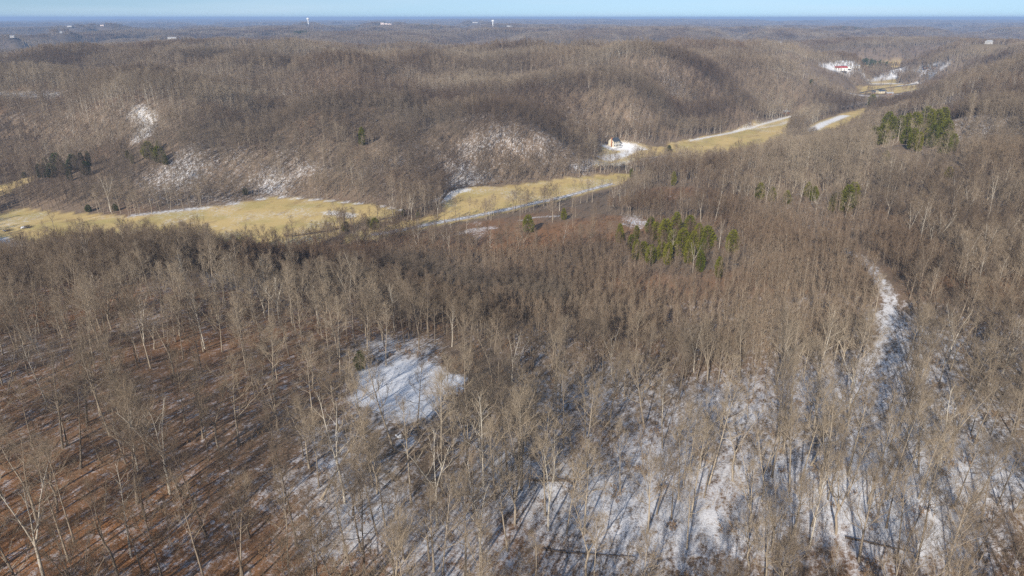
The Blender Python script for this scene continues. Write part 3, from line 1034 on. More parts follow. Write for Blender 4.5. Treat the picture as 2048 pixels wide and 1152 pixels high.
def grid(cell, rmin, rmax, seed, jit=.48, amax=46):
    rs = np.random.default_rng(seed)
    xm = rmax * math.sin(math.radians(amax)) + 40
    gx, gy = np.meshgrid(np.arange(-xm, xm, cell), np.arange(-30, rmax + cell, cell))
    x = (gx + rs.uniform(-jit, jit, gx.shape) * cell).ravel(); y = (gy + rs.uniform(-jit, jit, gx.shape) * cell).ravel()
    r = np.hypot(x, y)
    m = (r >= rmin) & (r < rmax)
    x, y, r = x[m], y[m], r[m]
    m = (np.abs(x) < (y + 60) * math.tan(math.radians(40.5)) + 10)
    return x[m], y[m]


def region_pole(x, y):
    """stand of thin young trees in the middle of the picture"""
    px, py, dep = project(x, y, height(x, y))
    return POLE_REG(x, y)


_pole_poly = hits([(700,520),(800,512),(900,520),(1010,520),(1120,508),(1250,490),(1330,465),(1500,450),(1820,490),(1900,560),(1760,600),(1720,690),(1600,730),(1400,740),(1250,720),(1060,700),(900,650),(760,600),(680,545)])
_pole2 = hits([(1200,424),(1275,396),(1320,388),(1500,425),(1700,440),(1840,470),(1820,495),(1500,450),(1300,432),(1180,425)])


_pole3 = hits([(400,525),(600,508),(700,522),(700,600),(600,598),(450,570)])
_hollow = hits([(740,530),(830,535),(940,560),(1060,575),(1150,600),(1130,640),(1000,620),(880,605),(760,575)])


def POLE_REG(x, y):
    return np.maximum(poly_soft(x, y, _pole3, 6), np.maximum(poly_soft(x, y, _pole_poly, 6), poly_soft(x, y, _pole2, 4)))


allp = []      # x, y, kind key, scale


def choose(x, y, seed):
    rs = np.random.default_rng(seed)
    pole = POLE_REG(x, y)
    n = len(x)
    u = rs.uniform(0, 1, n)
    a = vnoise(x / 60., y / 60., 91)
    k = np.empty(n, int)
    tall = np.array(TALL)[rs.integers(0, 7, n)]
    broad = np.array(BROAD)[rs.integers(0, 5, n)]
    fork = np.array(FORK)[rs.integers(0, 4, n)]
    pale = np.array(PALE)[rs.integers(0, 3, n)]
    pol = np.array(POLE)[rs.integers(0, 4, n)]
    sap = np.array(SAPL)[rs.integers(0, 3, n)]
    drk = np.array(DARK)[rs.integers(0, 3, n)]
    tall = np.where(rs.uniform(0, 1, n) < .35 + .5 * (a - .5), drk, tall)
    broad = np.where(rs.uniform(0, 1, n) < .25 + .5 * (a - .5), drk, broad)
    k = np.where(u < .40, tall, np.where(u < .58, broad, np.where(u < .70, fork, np.where(u < .735 + .06 * a, pale, np.where(u < .86, pol, sap)))))
    k = np.where((pole > .5) & (u < .82), pol, k)
    return k, pole


near_x, near_y = grid(3.7, 42, 470, 1)
nz = height(near_x, near_y)
sn_, gr_, li_, op_, br_ = cover(near_x, near_y, nz)
kk_, pole_ = choose(near_x, near_y, 5)
u_ = np.random.default_rng(77).uniform(0, 1, len(near_x))
dens = .25 + .42 * (fbm(near_x / 30., near_y / 30., 15, 2) - .5) + .42 * sstep(160, 320, np.hypot(near_x, near_y))
gap_ = fbm(near_x / 22., near_y / 22., 16, 2)
dens = np.where(pole_ > .5, .45 + .9 * sstep(.35, .6, gap_), dens)
dens = dens * (1 - op_) * (1 - .95 * br_)
keep = u_ < dens
near_x, near_y, nz, kk_, pole_ = near_x[keep], near_y[keep], nz[keep], kk_[keep], pole_[keep]
# fill the young stand more densely
ex, ey = grid(2.6, 150, 470, 2)
ep = POLE_REG(ex, ey)
m = ep > .5
ex, ey = ex[m], ey[m]
ez = height(ex, ey)
_, _, _, eo, eb = cover(ex, ey, ez)
m = np.random.default_rng(3).uniform(0, 1, len(ex)) < (.3 + .7 * sstep(.35, .6, fbm(ex / 22., ey / 22., 16, 2))) * (1 - eo) * (1 - .93 * eb)
ex, ey, ez = ex[m], ey[m], ez[m]
ekk = np.array(POLE)[np.random.default_rng(4).integers(0, 4, len(ex))]
near_x = np.concatenate([near_x, ex]); near_y = np.concatenate([near_y, ey]); nz = np.concatenate([nz, ez]); kk_ = np.concatenate([kk_, ekk]); pole_ = np.concatenate([pole_, np.ones(len(ex))])
rs_ = np.random.default_rng(8)
nn_ = len(near_x)
_dk = (poly_soft(near_x, near_y, _hollow, 10, 8) > rs_.uniform(.2, .9, nn_)) & (pole_ > .5)  # shade of the hollow put into tree colour: darker young trees here
kk_ = np.where(_dk, np.array(POLE_SHADE)[rs_.integers(0, 2, nn_)], kk_)
nscl = rs_.uniform(.58, .92, nn_) * np.where(np.isin(kk_, SAPL), rs_.uniform(.7, 1.3, nn_), 1)
nrot = rs_.uniform(0, 6.28, nn_)
ntilt = rs_.normal(size=(nn_, 2)) * np.where(rs_.uniform(0, 1, nn_) < .07, .22, .055)[:, None]
nscl = nscl * (1 + .28 * sstep(240, 150, np.hypot(near_x, near_y)) * (~np.isin(kk_, SAPL)))
nscl = nscl * (1 + .22 * sstep(-55, -110, near_x) * sstep(215, 260, near_y) * sstep(350, 320, near_y))
nscl = np.where(pole_ > .5, nscl * rs_.uniform(.72, 1.22, nn_), nscl)
Hs = np.array([k['H'] for k in KINDS])[kk_] * nscl
# apparent size in the photograph
bx, by, bd = project(near_x, near_y, nz)
tx_, ty_, td_ = project(near_x, near_y, nz + Hs)
size = np.hypot(bx - tx_, by - ty_)
vis = (bx > -20) & (bx < 2068) & (by < 1240) & (ty_ < 1120) & (ty_ > 0) & (tx_ > -10) & (tx_ < 2058)
big = np.isin(kk_, TALL + BROAD + FORK + PALE + DARK)
order = np.argsort(-np.where(vis & big & (by < 1230), size, 0))
solo = np.zeros(nn_, bool)
solo[order[:300]] = True

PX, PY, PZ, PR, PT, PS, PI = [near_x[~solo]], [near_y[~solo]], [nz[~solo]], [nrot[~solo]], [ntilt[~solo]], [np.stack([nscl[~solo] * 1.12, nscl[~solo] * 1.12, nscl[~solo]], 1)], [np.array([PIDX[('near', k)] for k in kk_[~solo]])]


SHADE_ST = [hits(v) for v in ([(470,220),(560,225),(640,290),(600,330),(500,290)], [(-40,260),(60,255),(80,320),(-40,345)], [(840,195),(1000,225),(1120,265),(1180,285),(1060,265),(880,230)], [(1250,195),(1420,215),(1540,215),(1500,235),(1300,235)])]  # shaded draws and slopes, their shade painted by dark-coloured trees


def add_zone(x, y, keys, prob, seed, smin=.85, smax=1.15, pk=None, thin=1.0, wide=1.0):
    z = height(x, y)
    s, g, l, o, b = cover(x, y, z)
    rs = np.random.default_rng(seed)
    u = rs.uniform(0, 1, len(x))
    d = thin * (1 - o) * (1 - .8 * b)
    m = (u < d)
    x, y, z = x[m], y[m], z[m]
    n = len(x)
    ks = np.array([PIDX[k] for k in keys])
    ii = rs.choice(ks, n, p=np.array(prob) / sum(prob))
    if keys[0][0] == 'mid':
        st_ = fbm(x / 130., y / 130., 44, 2) + .18 * (rs.uniform(0, 1, n) - .5)
        ii = np.where(st_ > .63, PIDX[('mid', 6)], np.where((st_ < .36) & (rs.uniform(0, 1, n) < .6), PIDX[('mid', 4)], ii))
        for p in SHADE_ST:
            ii = np.where((poly_soft(x, y, p, 15., 15., 30.) > rs.uniform(.2, .8, n)), PIDX[('mid', 6)], ii)
    if pk is not None:
        pm = POLE_REG(x, y) > .5
        ii = np.where(pm, PIDX[pk], ii)
    PX.append(x); PY.append(y); PZ.append(z); PR.append(rs.uniform(0, 6.28, n)); PT.append(rs.normal(size=(n, 2)) * .03)
    sc = rs.uniform(smin, smax, n)
    PS.append(np.stack([sc * wide, sc * wide, sc], 1)); PI.append(ii)


x, y = grid(5.0, 470, 1250, 12)
add_zone(x, y, [('mid', q) for q in range(7)], [3, 3, 3, 3, .6, 2, 2], 13, thin=.86, smin=.66, smax=1.02, wide=1.2)
x, y = grid(8.8, 1250, 3300, 14, amax=44)
add_zone(x, y, [('far', q) for q in range(4)], [3, 3, 3, 2], 15, thin=.98, smin=.65, smax=.9, wide=1.25)
x, y = grid(25, 3300, 8500, 16, amax=43)
add_zone(x, y, [('patch', q) for q in range(3)], [3, 3, 2], 17)
x, y = grid(62, 8500, 19000, 18, amax=43)
add_zone(x, y, [('patch', q) for q in range(3)], [3, 3, 2], 19, smin=1.5, smax=2.2)
bare_pts = np.stack([np.concatenate(PX), np.concatenate(PY), np.concatenate(PZ)], 1)
if not HIDE_TREES:
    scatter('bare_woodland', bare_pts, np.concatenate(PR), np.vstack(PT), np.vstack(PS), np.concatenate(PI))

# undergrowth
x, y = grid(2.6, 45, 430, 31)
z = height(x, y)
s, g, l, o, b = cover(x, y, z)
rs = np.random.default_rng(33)
d = (.55 + .8 * (fbm(x / 16., y / 16., 41, 2) - .5) + .15 * sstep(-20, 60, x)) * (1 - o) * (1 - .6 * b * (y > 300) + 1.2 * b * (y < 300))
m = rs.uniform(0, 1, len(x)) < d
x, y, z, b = x[m], y[m], z[m], b[m]
hx, hy = [], []
for ln_, wd_, cnt_ in ((CREEKL, 3.5, 520), (hits([(700,452),(750,452),(800,440),(850,434),(880,420)]), 5, 160), (hits([(1560,262),(1600,250),(1640,232),(1690,222)]), 6, 120)):
    sg_ = rs.integers(0, len(ln_) - 1, cnt_); tt_ = rs.uniform(0, 1, cnt_)[:, None]
    pq_ = ln_[sg_, :2] * (1 - tt_) + ln_[sg_ + 1, :2] * tt_ + rs.normal(size=(cnt_, 2)) * wd_ * .6
    hx.append(pq_[:, 0]); hy.append(pq_[:, 1])
hx = np.concatenate(hx); hy = np.concatenate(hy)
x = np.concatenate([x, hx]); y = np.concatenate([y, hy]); z = np.concatenate([z, height(hx, hy)]); b = np.concatenate([b, np.zeros(len(hx))])
n = len(x)
ii = np.array([PIDX[('shrub', q)] for q in range(3)])[rs.integers(0, 3, n)]
lf = np.array([PIDX[('leafshrub', q)] for q in range(2)])[rs.integers(0, 2, n)]
ii = np.where(rs.uniform(0, 1, n) < .12 + .3 * b, lf, ii)
if not HIDE_TREES:
    scatter('undergrowth', np.stack([x, y, z], 1), rs.uniform(0, 6.28, n), rs.normal(size=(n, 2)) * .06, np.repeat(rs.uniform(.5, 1.25, n)[:, None], 3, 1), ii)


# ------------------------------------------------------------------ the trees one can count
def place_phrase(px, py):
    col = ('at the left edge', 'left of the clearing', 'below the clearing', 'right of the clearing', 'towards the right', 'at the right edge')[min(5, int(px / 2048 * 6))]
    row = 'bottom row' if py > 1080 else ('lower slope' if py > 920 else ('mid slope' if py > 760 else 'upper slope'))
    return row + ' ' + col


def ground_phrase(s):
    return 'on leaf litter' if s < .30 else ('on patchy snow' if s < .55 else 'on snow')


ORD = ('leftmost', 'second', 'third', 'fourth', 'fifth', 'sixth', 'seventh', 'eighth', 'ninth', 'tenth', 'eleventh', 'twelfth', 'thirteenth', 'fourteenth', 'fifteenth', 'sixteenth', 'seventeenth', 'eighteenth', 'nineteenth', 'twentieth', 'twenty-first', 'twenty-second', 'twenty-third', 'twenty-fourth', 'twenty-fifth', 'twenty-sixth')


def put_tree(k, x, y, z, rz, sc, tilt, label, group):
    kd = KINDS[k]
    e = bpy.data.objects.new('bare_tree', None)
    C.objects.link(e)
    e.location = (x, y, z); e.rotation_euler = (tilt[0], tilt[1], rz); e.scale = (sc, sc, sc)
    tag(e, label, 'tree', group)
    link('trunk', kd['tr'], e)
    link('crown', kd['cr'], e)
    if kd['lv']: link('dead_leaves', kd['lv'], e)
    return e


if not HIDE_TREES:
    si = np.where(solo)[0]
    ssn = cover(near_x[si], near_y[si], nz[si])[0]
    lots = {}
    for q, i in enumerate(si):
        pl = place_phrase(min(max(bx[i], 0), 2047), min(by[i], 1151))
        lots.setdefault((KINDS[kk_[i]]['words'], ground_phrase(ssn[q]), pl), []).append(i)
    for (w, g, pl), ids in lots.items():
        for q, i in enumerate(sorted(ids, key=lambda t: bx[t])):
            lab = f"{w} bare tree {g}, {pl}"
            if len(ids) > 1: lab += ', ' + (ORD[q] + (' from left' if q else '') if q < len(ORD) else 'far right')
            put_tree(kk_[i], near_x[i], near_y[i], nz[i], nrot[i], nscl[i], ntilt[i], lab, 'bare trees of the near woods')


# ------------------------------------------------------------------ evergreen trees
def cedar_parts(seed, n=1500, ratio=.23):
    """one metre tall red cedar: trunk and dense uneven foliage"""
    rs = np.random.default_rng(seed)
    tr, fo = MB(), MB()
    tr.tube([(0, 0, -.04), (.005, 0, .3), (0, .01, .7), (0, 0, .96)], [.022, .017, .01, .002], 5)
    lob = rs.uniform(0, 6.28, 9); lz = rs.uniform(.15, .85, 9); la = rs.uniform(.12, .3, 9)
    z = .06 + .94 * rs.beta(1.25, 1.5, n)
    a = rs.uniform(0, 6.28, n)
    prof = np.power(np.clip(z, .02, 1), .35) * np.power(np.clip(1.02 - z, 0, 1), .62) * 1.75
    wob = 1 + sum(la[q] * np.exp(-((np.angle(np.exp(1j * (a - lob[q]))) / .7) ** 2) - ((z - lz[q]) / .14) ** 2) for q in range(9)) - .15
    rad = ratio * prof * wob * np.sqrt(rs.uniform(.25, 1, n))
    o = np.stack([rad * np.cos(a), rad * np.sin(a), z - .02], 1)
    d = np.stack([np.cos(a), np.sin(a), .75 + .5 * z], 1) + rs.normal(size=(n, 3)) * .45
    add_slivers(fo, o, d, rs.uniform(.045, .10, n), rs.uniform(.022, .045, n), rs)
    for q in range(16):
        zz = rs.uniform(.12, .85); aa = rs.uniform(0, 6.28); L = ratio * 1.3 * (1 - zz) ** .6
        tr.tube([(0, 0, zz), (math.cos(aa) * L * .5, math.sin(aa) * L * .5, zz + .04), (math.cos(aa) * L, math.sin(aa) * L, zz + .1)], [.008, .005, .002], 3)
    return tr, fo


CEDAR = []
for sd_, ra in ((401, .23), (402, .20), (403, .28), (404, .25)):
    t_, f_ = cedar_parts(sd_, 1500, ra)
    CEDAR.append((t_.mesh('trunk', M['cedar_bark'], smooth=True), f_.mesh('foliage', M['cedar']), f_.mesh('foliage', M['pine'])))


def put_cedar(px, py, hpx, label, group=None, dark=False, k=0, wide=1.0):
    p = hit(px, py)
    dep = p[1] * CP - (p[2] - CAMZ) * SP
    h = min(max(hpx * dep / F / math.cos(PITCH) * 1.02, 2.0), 17) * (.8 + .4 * ((px * 37 + py * 11) % 17) / 17)
    e = bpy.data.objects.new('evergreen_tree', None)
    C.objects.link(e)
    e.location = (p[0], p[1], p[2] - .05); e.scale = (h * wide, h * wide, h); e.rotation_euler = (0, 0, (px * 7.13) % 6.28)
    tag(e, label, 'tree', group)
    t, f, f2 = CEDAR[k % 4]
    link('trunk', t, e); link('foliage', f2 if dark else f, e)
    return e


CL = {
    ('olive green cedar in the grove in the young stand', 'cedars of the middle grove'): [(1262,500,34),(1285,520,40),(1300,528,46),(1310,482,44),(1328,492,48),(1345,505,52),(1322,522,44),(1362,512,50),(1375,528,52),(1395,485,46),(1412,498,46),(1402,522,52),(1385,505,48),(1350,474,40),(1300,470,34),(1378,472,38),(1335,530,44),(1398,545,46),(1270,522,36)],
    ('green cedar in the grove on the right ridge', 'cedars of the right ridge'): [(1745,288,36),(1762,290,38),(1778,280,40),(1795,275,44),(1810,290,40),(1825,270,42),(1840,285,46),(1856,268,44),(1870,262,44),(1882,254,36),(1860,296,42),(1888,290,40),(1835,304,36),(1902,304,36),(1810,266,36),(1772,266,34),(1850,246,30),(1885,308,34),(1822,300,38)],
    ('small cedar beside the snowy gap below the right ridge', 'cedars by the snowy gap'): [(1662,424,34),(1676,418,38),(1690,426,46),(1702,412,38),(1626,402,34),(1614,394,26),(1572,408,26),(1518,400,30),(1542,404,28)],
    ('dark cedar at the foot of the far left slope', 'cedars of the far left slope'): [(84,356,30),(96,350,34),(106,356,32),(118,346,34),(132,352,30),(150,342,28),(166,336,26),(180,332,26),(175,352,26),(142,362,26)],
    ('cedar just below the snowy hill field', 'cedars below the hill field'): [(290,312,26),(300,318,30),(310,322,30),(321,326,30),(332,330,24),(266,328,22),(257,318,20),(318,300,20)],
}
if not HIDE_TREES:
    for (lab, grp), pts in CL.items():
        ps = sorted(pts)
        for q, (a, b, h) in enumerate(ps):
            put_cedar(a, b, h, f"{lab}, {ORD[q] + (' from left' if q else '') if q < len(ORD) else 'far right'}", grp, dark=grp.startswith('cedars of the far'), k=q, wide=.85 + .6 * ((a * 13 + b * 7) % 11) / 11)
    for q, (a, b, h, lab, dk, wd) in enumerate([
        (722,740,44,'dark ragged pine at the upper left edge of the snowy clearing',True,1.2), (1436,556,48,'lone tall cedar in front of the middle grove',False,.9), (1462,506,46,'cedar standing right of the middle grove',False,1.0),
        (1238,486,32,'narrow cedar left of the middle grove',False,.8), (1272,478,24,'small cedar just behind the left end of the middle grove',False,1.0), (725,292,30,'single cedar high on the wooded hill across the valley',False,.9),
        (1056,466,30,'rounded cedar in the brushy ground near the farm track',False,1.15), (750,459,24,'round green cedar in the hedge between the pasture and hay field',False,1.5), (692,463,18,'low spreading cedar at the pasture corner by the creek',False,1.7),
        (737,455,16,'small cedar beside the round hedge cedar',False,1.2), (492,390,16,'small cedar at the upper edge of the pasture',True,1.3), (178,424,13,'tiny cedar at the left end of the pasture edge',True,1.5),
        (231,422,12,'tiny cedar near the tall pale tree by the pasture',False,1.5), (836,437,14,'small dark cedar at the hedge end by the hay field',True,1.3), (808,432,16,'dark cedar in the hedge corner',True,1.2),
        (1127,440,22,'slim cedar on the brushy bank below the farm track',False,.9), (1346,372,30,'cedar among bare trees above the red bank',False,.8), (1262,356,22,'cedar at the right tip of the hay field',False,.9), (1296,345,18,'cedar by the creek below the lawn',False,.8),
        (1338,303,14,'bushy evergreen at the edge of the lawn',True,1.4), (1896,356,18,'two-topped cedar alone among pale twigs at the right',False,1.4), (1770,322,18,'low cedar in front of the right ridge grove',False,1.5), (1742,214,20,'cedar on the wooded rise beyond the far meadow',False,1.3),
        (1990,292,18,'dark cedar near the right edge of the ridge',True,1.3), (50,356,14,'dark cedar beside the tan corner field',True,1.3), (1622,170,12,'dark cedar on the slope above the far fields',True,1.4)]):
        put_cedar(a, b, h, lab, None, dk, q, wd)


# ------------------------------------------------------------------ lone bare trees
def lone(px, py, hpx, k, label):
    p = hit(px, py)
    dep = p[1] * CP - (p[2] - CAMZ) * SP
    h = hpx * dep / F / math.cos(PITCH)
    return put_tree(k, p[0], p[1], p[2], (px * 3.7) % 6.28, h / KINDS[k]['H'], (0, 0), label, None)


if not HIDE_TREES:
    for a, b, h, k, lab in [
        (110,461,42,FORK[0],'bare forked tree casting a long shadow in the left pasture'), (90,475,28,BROAD[0],'low bare tree in front of the forked pasture tree'), (137,452,12,BROAD[1],'tiny dark gnarled tree in the left pasture'),
        (668,431,24,BROAD[1],'dark bare tree by the snow patch in the pasture'), (642,464,18,BROAD[2],'small bare tree on the creek bank of the pasture'), (1088,413,30,BROAD[2],'round bare tree beside the farm track'),
        (222,424,72,PALE[1],'tall pale twin-stemmed tree at the edge of the pasture'), (38,375,30,FORK[1],'dark forked tree beside the tan corner field'), (930,726,92,TALL[1],'tall straight pale trunk at the top edge of the snowy clearing'),
        (297,228,26,BROAD[0],'broad bare tree at the top of the snowy hill field'), (1835,505,95,PALE[0],'white-barked sycamore right of the young stand'), (1868,512,92,PALE[1],'spreading white sycamore behind the trail bend'),
        (1925,556,96,PALE[1],'largest white sycamore beside the trail at the right'), (1960,552,96,PALE[2],'white sycamore right of the largest sycamore'), (1985,620,100,PALE[0],'leaning pale sycamore near the right edge'), (1810,490,80,PALE[2],'pale sycamore at the corner of the young stand'),
        (1480,300,24,TALL[2],'slim bare tree at the near edge of the meadow'), (875,436,42,PALE[2],'pale bare tree at the hay field corner'), (850,432,40,FORK[0],'bare tree in the hedge left of the hay field'), (1360,420,46,PALE[0],'pale tree in front of the red bank'),
        (1385,545,62,PALE[1],'pale tree standing among the middle grove cedars'), (1345,520,60,PALE[0],'grey-white tree inside the middle cedar grove'), (1437,500,55,PALE[2],'white branched tree at the right of the cedar grove'), (1040,445,46,TALL[0],'thin bare tree on the brushy ground'),
        (1105,445,42,TALL[1],'thin pale tree left of the snow patches'), (1185,452,40,TALL[2],'thin bare tree on the brown bank'), (627,850,150,TALL[0],'tall tan trunk left of the snowy clearing'), (1330,308,22,BROAD[0],'grey bushy tree on the lawn edge'), (1310,318,18,BROAD[1],'grey tree at the creek below the house'),
        (1200,345,34,BROAD[2],'greyish tree on the creek bank below the house'), (1225,350,36,BROAD[0],'broad grey tree by the creek at the hay field'), (1160,348,30,FORK[1],'grey tree on the snowy creek bank')]:
        lone(a, b, h, k, lab)


# ------------------------------------------------------------------ buildings
M['cream'] = plain('cream_siding', (.62, .56, .43)); M['white'] = plain('white_paint', (.78, .77, .75)); M['far_white'] = plain('weathered_white_walls', (.50, .49, .48)); M['roof_dark'] = plain('dark_blue_shingles', (.07, .085, .11))
M['roof_red'] = plain('red_metal_roof', (.40, .05, .05), .5); M['roof_grey'] = plain('grey_metal_roof', (.42, .42, .43), .5); M['brick'] = plain('brick_chimney', (.42, .17, .08)); M['wood'] = plain('brown_boards', (.20, .11, .07))
M['glass'] = plain('window_glass', (.03, .035, .045), .12); M['pinkish'] = plain('pale_brick', (.72, .58, .52)); M['steel'] = plain('white_steel', (.78, .78, .78), .5); M['pole'] = plain('weathered_pole', (.13, .10, .08))


def empty(name, loc, rz=0.):
    e = bpy.data.objects.new(name, None)
    C.objects.link(e)
    e.location = loc; e.rotation_euler = (0, 0, rz)
    return e


def gable_roof(L, Wd, z0, rise, over=.4, th=.18):
    mb = MB()
    hw = Wd / 2 + over; hl = L / 2 + over; zo = z0 - rise * over / (Wd / 2)
    for sg in (-1, 1):
        v = [(-hl, sg * hw, zo), (hl, sg * hw, zo), (hl, 0, z0 + rise), (-hl, 0, z0 + rise)]
        v += [(a, b, c + th) for a, b, c in v]
        f = [(0, 1, 2, 3), (4, 5, 6, 7), (0, 1, 5, 4), (1, 2, 6, 5), (2, 3, 7, 6), (3, 0, 4, 7)]
        mb.add(v, f)
    return mb


def house(name, loc, rz, L, Wd, h, rise, wall, roof, label, cat, nwin=3, storeys=1, door=True, chimney=None, porch=False):
    e = tag(empty(name, loc, rz), label, cat)
    mb = MB()
    v = [(-L/2, -Wd/2, -.8), (L/2, -Wd/2, -.8), (L/2, Wd/2, -.8), (-L/2, Wd/2, -.8), (-L/2, -Wd/2, h), (L/2, -Wd/2, h), (L/2, Wd/2, h), (-L/2, Wd/2, h), (-L/2, 0, h + rise), (L/2, 0, h + rise)]
    mb.add(v, [(0, 3, 2, 1), (0, 1, 5, 4), (2, 3, 7, 6), (1, 2, 6, 9, 5), (3, 0, 4, 8, 7), (4, 5, 9, 8), (6, 7, 8, 9)])
    link('wall', mb.mesh('wall', M[wall]), e)
    rf = link('roof', gable_roof(L, Wd, h, rise).mesh('roof', M[roof]), e)
    if chimney:
        mb = MB(); mb.box((chimney[0] - .4, chimney[1] - .4, -.5), (chimney[0] + .4, chimney[1] + .4, h + rise + 1.0))
        link('chimney', mb.mesh('chimney', M['brick']), e)
    wm = MB(); wm.box((-.55, -.06, -.8), (.55, .06, .8)); wme = wm.mesh('window', M['glass'])
    fm = MB()
    for a, b, c, d in ((-.7, -.55, -.95, .95), (.55, .7, -.95, .95), (-.55, .55, .8, .95), (-.55, .55, -.95, -.8)): fm.box((a, -.09, c), (b, .09, d))
    fme = fm.mesh('window_frame', M['white'])
    for st in range(storeys):
        zc = (h / storeys) * (st + .55)
        for q in range(nwin):
            xx = -L / 2 + L * (q + .5) / nwin
            if door and st == 0 and q == nwin // 2: continue
            w = link('window', wme, e, (xx, -Wd / 2 - .02, zc)); link('window_frame', fme, w)
        w = link('window', wme, e, (-L / 2 - .02, -Wd * .22, zc), (0, 0, math.pi / 2)); link('window_frame', fme, w)
    if door:
        mb = MB(); mb.box((-.5, -Wd / 2 - .08, 0), (.5, -Wd / 2 + .02, 2.1)); dr = link('door', mb.mesh('door', M['wood']), e)
    if porch:
        pd = 2.4
        mb = MB(); mb.box((-L / 2, -Wd / 2 - pd, -.8), (L / 2, -Wd / 2 - .01, .15)); link('porch_floor', mb.mesh('porch_floor', M['white']), e)
        mb = MB(); mb.box((-L / 2, -Wd / 2 - pd, 2.75), (L / 2, -Wd / 2 - .12, 3.05)); link('porch_roof', mb.mesh('porch_roof', M['white']), e)
        mb = MB(); mb.box((-.14, -.14, .15), (.14, .14, 2.75)); pm = mb.mesh('porch_post', M['white'])
        for q in range(5): link('porch_post', pm, e, (-L / 2 + .25 + (L - .5) * q / 4, -Wd / 2 - pd + .2, 0))
    return e


p = hit(1228, 293)
house('house', (p[0], p[1], p[2] + .5), math.radians(38), 9.5, 8.0, 5.6, 3.0, 'cream', 'roof_dark', 'cream two-storey house with white porch on the snowy lawn', 'house', 4, 2, True, (-5.1, -1.2), True)
p = hit(1570, 227)
house('shed', (p[0], p[1], p[2] + .2), math.radians(20), 9, 6, 2.8, 1.8, 'wood', 'roof_grey', 'brown shed with grey roof at the end of the meadow', 'shed', 2, 1)
for a, b, rz, L, Wd, h, ri, wl, rf, lab, nm, ct in [
    (1762,186,.2,15,9,3.2,2.4,'cream','roof_dark','farmhouse with dark roof among the far valley fields','house','house'),
    (1778,190,.1,12,7,3,1.6,'wood','roof_grey','grey-roofed shed beside the dark-roofed farmhouse','shed','shed'),
    (1746,187,.3,7,5,2.6,1.6,'wood','roof_dark','small dark outbuilding left of the farmhouse','shed','shed'),
    (1692,137,.1,16,10,4,2.2,'white','roof_grey','white shed right of the red-roofed barn','barn','barn'),
    (1712,136,.0,12,8,3.6,2,'white','roof_grey','white shed on the snowy bench in the far valley','shed','shed'),
    (1852,137,.0,9,6,3,1.8,'wood','roof_dark','left shed in the snowy lot at the valley end','shed','shed'),
    (1868,137,.2,9,6,3,1.8,'wood','roof_dark','right shed in the snowy lot at the valley end','shed','shed')]:
    p = hit(a, b)
    house(nm, (p[0], p[1], p[2] + .3), rz, L, Wd, h, ri, wl, rf, lab, ct, 3, 1)


def site(k, dx=0., dy=0.):
    x, y, z, R = _site[k]
    return (x + dx, y + dy, gz(x + dx, y + dy))


def at_site(k, nm, ct, lab, rz, L, Wd, h, ri, wl, rf, dx=0., nw=6):
    x, y, z = site(k, dx)
    k = .62 if math.hypot(x, y) > 2500 else 1.
    house(nm, (x, y, z + .4), rz, L * k, Wd * k, h * k, ri * k, wl, rf, lab, ct, nw, 1)


p = hit(1680, 141)
house('barn', (p[0], p[1], p[2] + .4), .05, 24, 11, 5, 2.6, 'white', 'roof_red', 'long white barn with red roof in the far valley', 'barn', 6, 1)
at_site('ridge_house', 'house', 'house', 'tan house on the bare ridge line right of centre', .1, 16, 9, 4.5, 3, 'cream', 'roof_grey', 0, 4)
at_site('hill_house', 'house', 'house', 'white house on the hilltop at the far right', .3, 14, 8, 5, 2.6, 'far_white', 'roof_grey', 0, 4)
for q, (dx, L, h) in enumerate(((-24, 36, 18), (1, 34, 13), (26, 40, 9))):
    at_site('school', 'school_building', 'building', ('tall left block', 'middle block', 'long low right block')[q] + ' of the pale pinkish complex near the horizon', 0, L, 26, h, 1.2, 'pinkish', 'roof_grey', dx, 8)
at_site('white_block', 'building', 'building', 'white building right of the pinkish complex near the horizon', 0, 36, 18, 9, 2, 'far_white', 'roof_grey')
at_site('west_a', 'house', 'building', 'white building near the horizon at the far left', 0, 40, 16, 8, 2, 'far_white', 'roof_grey')
at_site('west_b', 'barn', 'barn', 'long white barn on the plateau at the left', .1, 44, 14, 6, 3, 'far_white', 'roof_grey')
at_site('west_c', 'building', 'building', 'pale building right of the far left white building', 0, 34, 16, 8, 2, 'pinkish', 'roof_grey')
at_site('west_d', 'house', 'house', 'pale house in the woods at the far left edge', .2, 22, 11, 6, 3, 'far_white', 'roof_grey')
at_site('west_e', 'house', 'house', 'small white house in the woods at the upper left', .2, 16, 9, 5, 3, 'far_white', 'roof_grey')
at_site('far_a', 'building', 'building', 'low white buildings right of the right water tower', 0, 60, 14, 7, 2, 'far_white', 'roof_grey', 30)
at_site('far_b', 'building', 'building', 'thin white building on the horizon left of the right water tower', 0, 70, 20, 10, 2, 'far_white', 'roof_grey')


def water_tower(k, lab):
    x, y, z = site(k)
    e = tag(empty('water_tower', (x, y, z)), lab, 'water tower')
    mb = MB(); t = np.linspace(0, 1, 7)
    mb.tube([(0, 0, -1 + 31 * q) for q in t], [5.5, 4, 3.4, 3.2, 3.4, 4.2, 5.5], 16); link('pedestal', mb.mesh('pedestal', M['steel'], smooth=True), e)
    mb = MB(); mb.tube([(0, 0, 29), (0, 0, 32), (0, 0, 36), (0, 0, 40), (0, 0, 42.5), (0, 0, 43.5)], [5.5, 8.6, 10, 9, 5, .3], 20); link('tank', mb.mesh('tank', M['steel'], smooth=True), e)
    mb = MB(); mb.tube([(0, 0, 43), (0, 0, 47)], [.3, .2], 6); link('mast', mb.mesh('mast', M['steel']), e)


water_tower('tower_a', 'white water tower near the horizon at the left')
water_tower('tower_b', 'white water tower near the horizon right of centre')


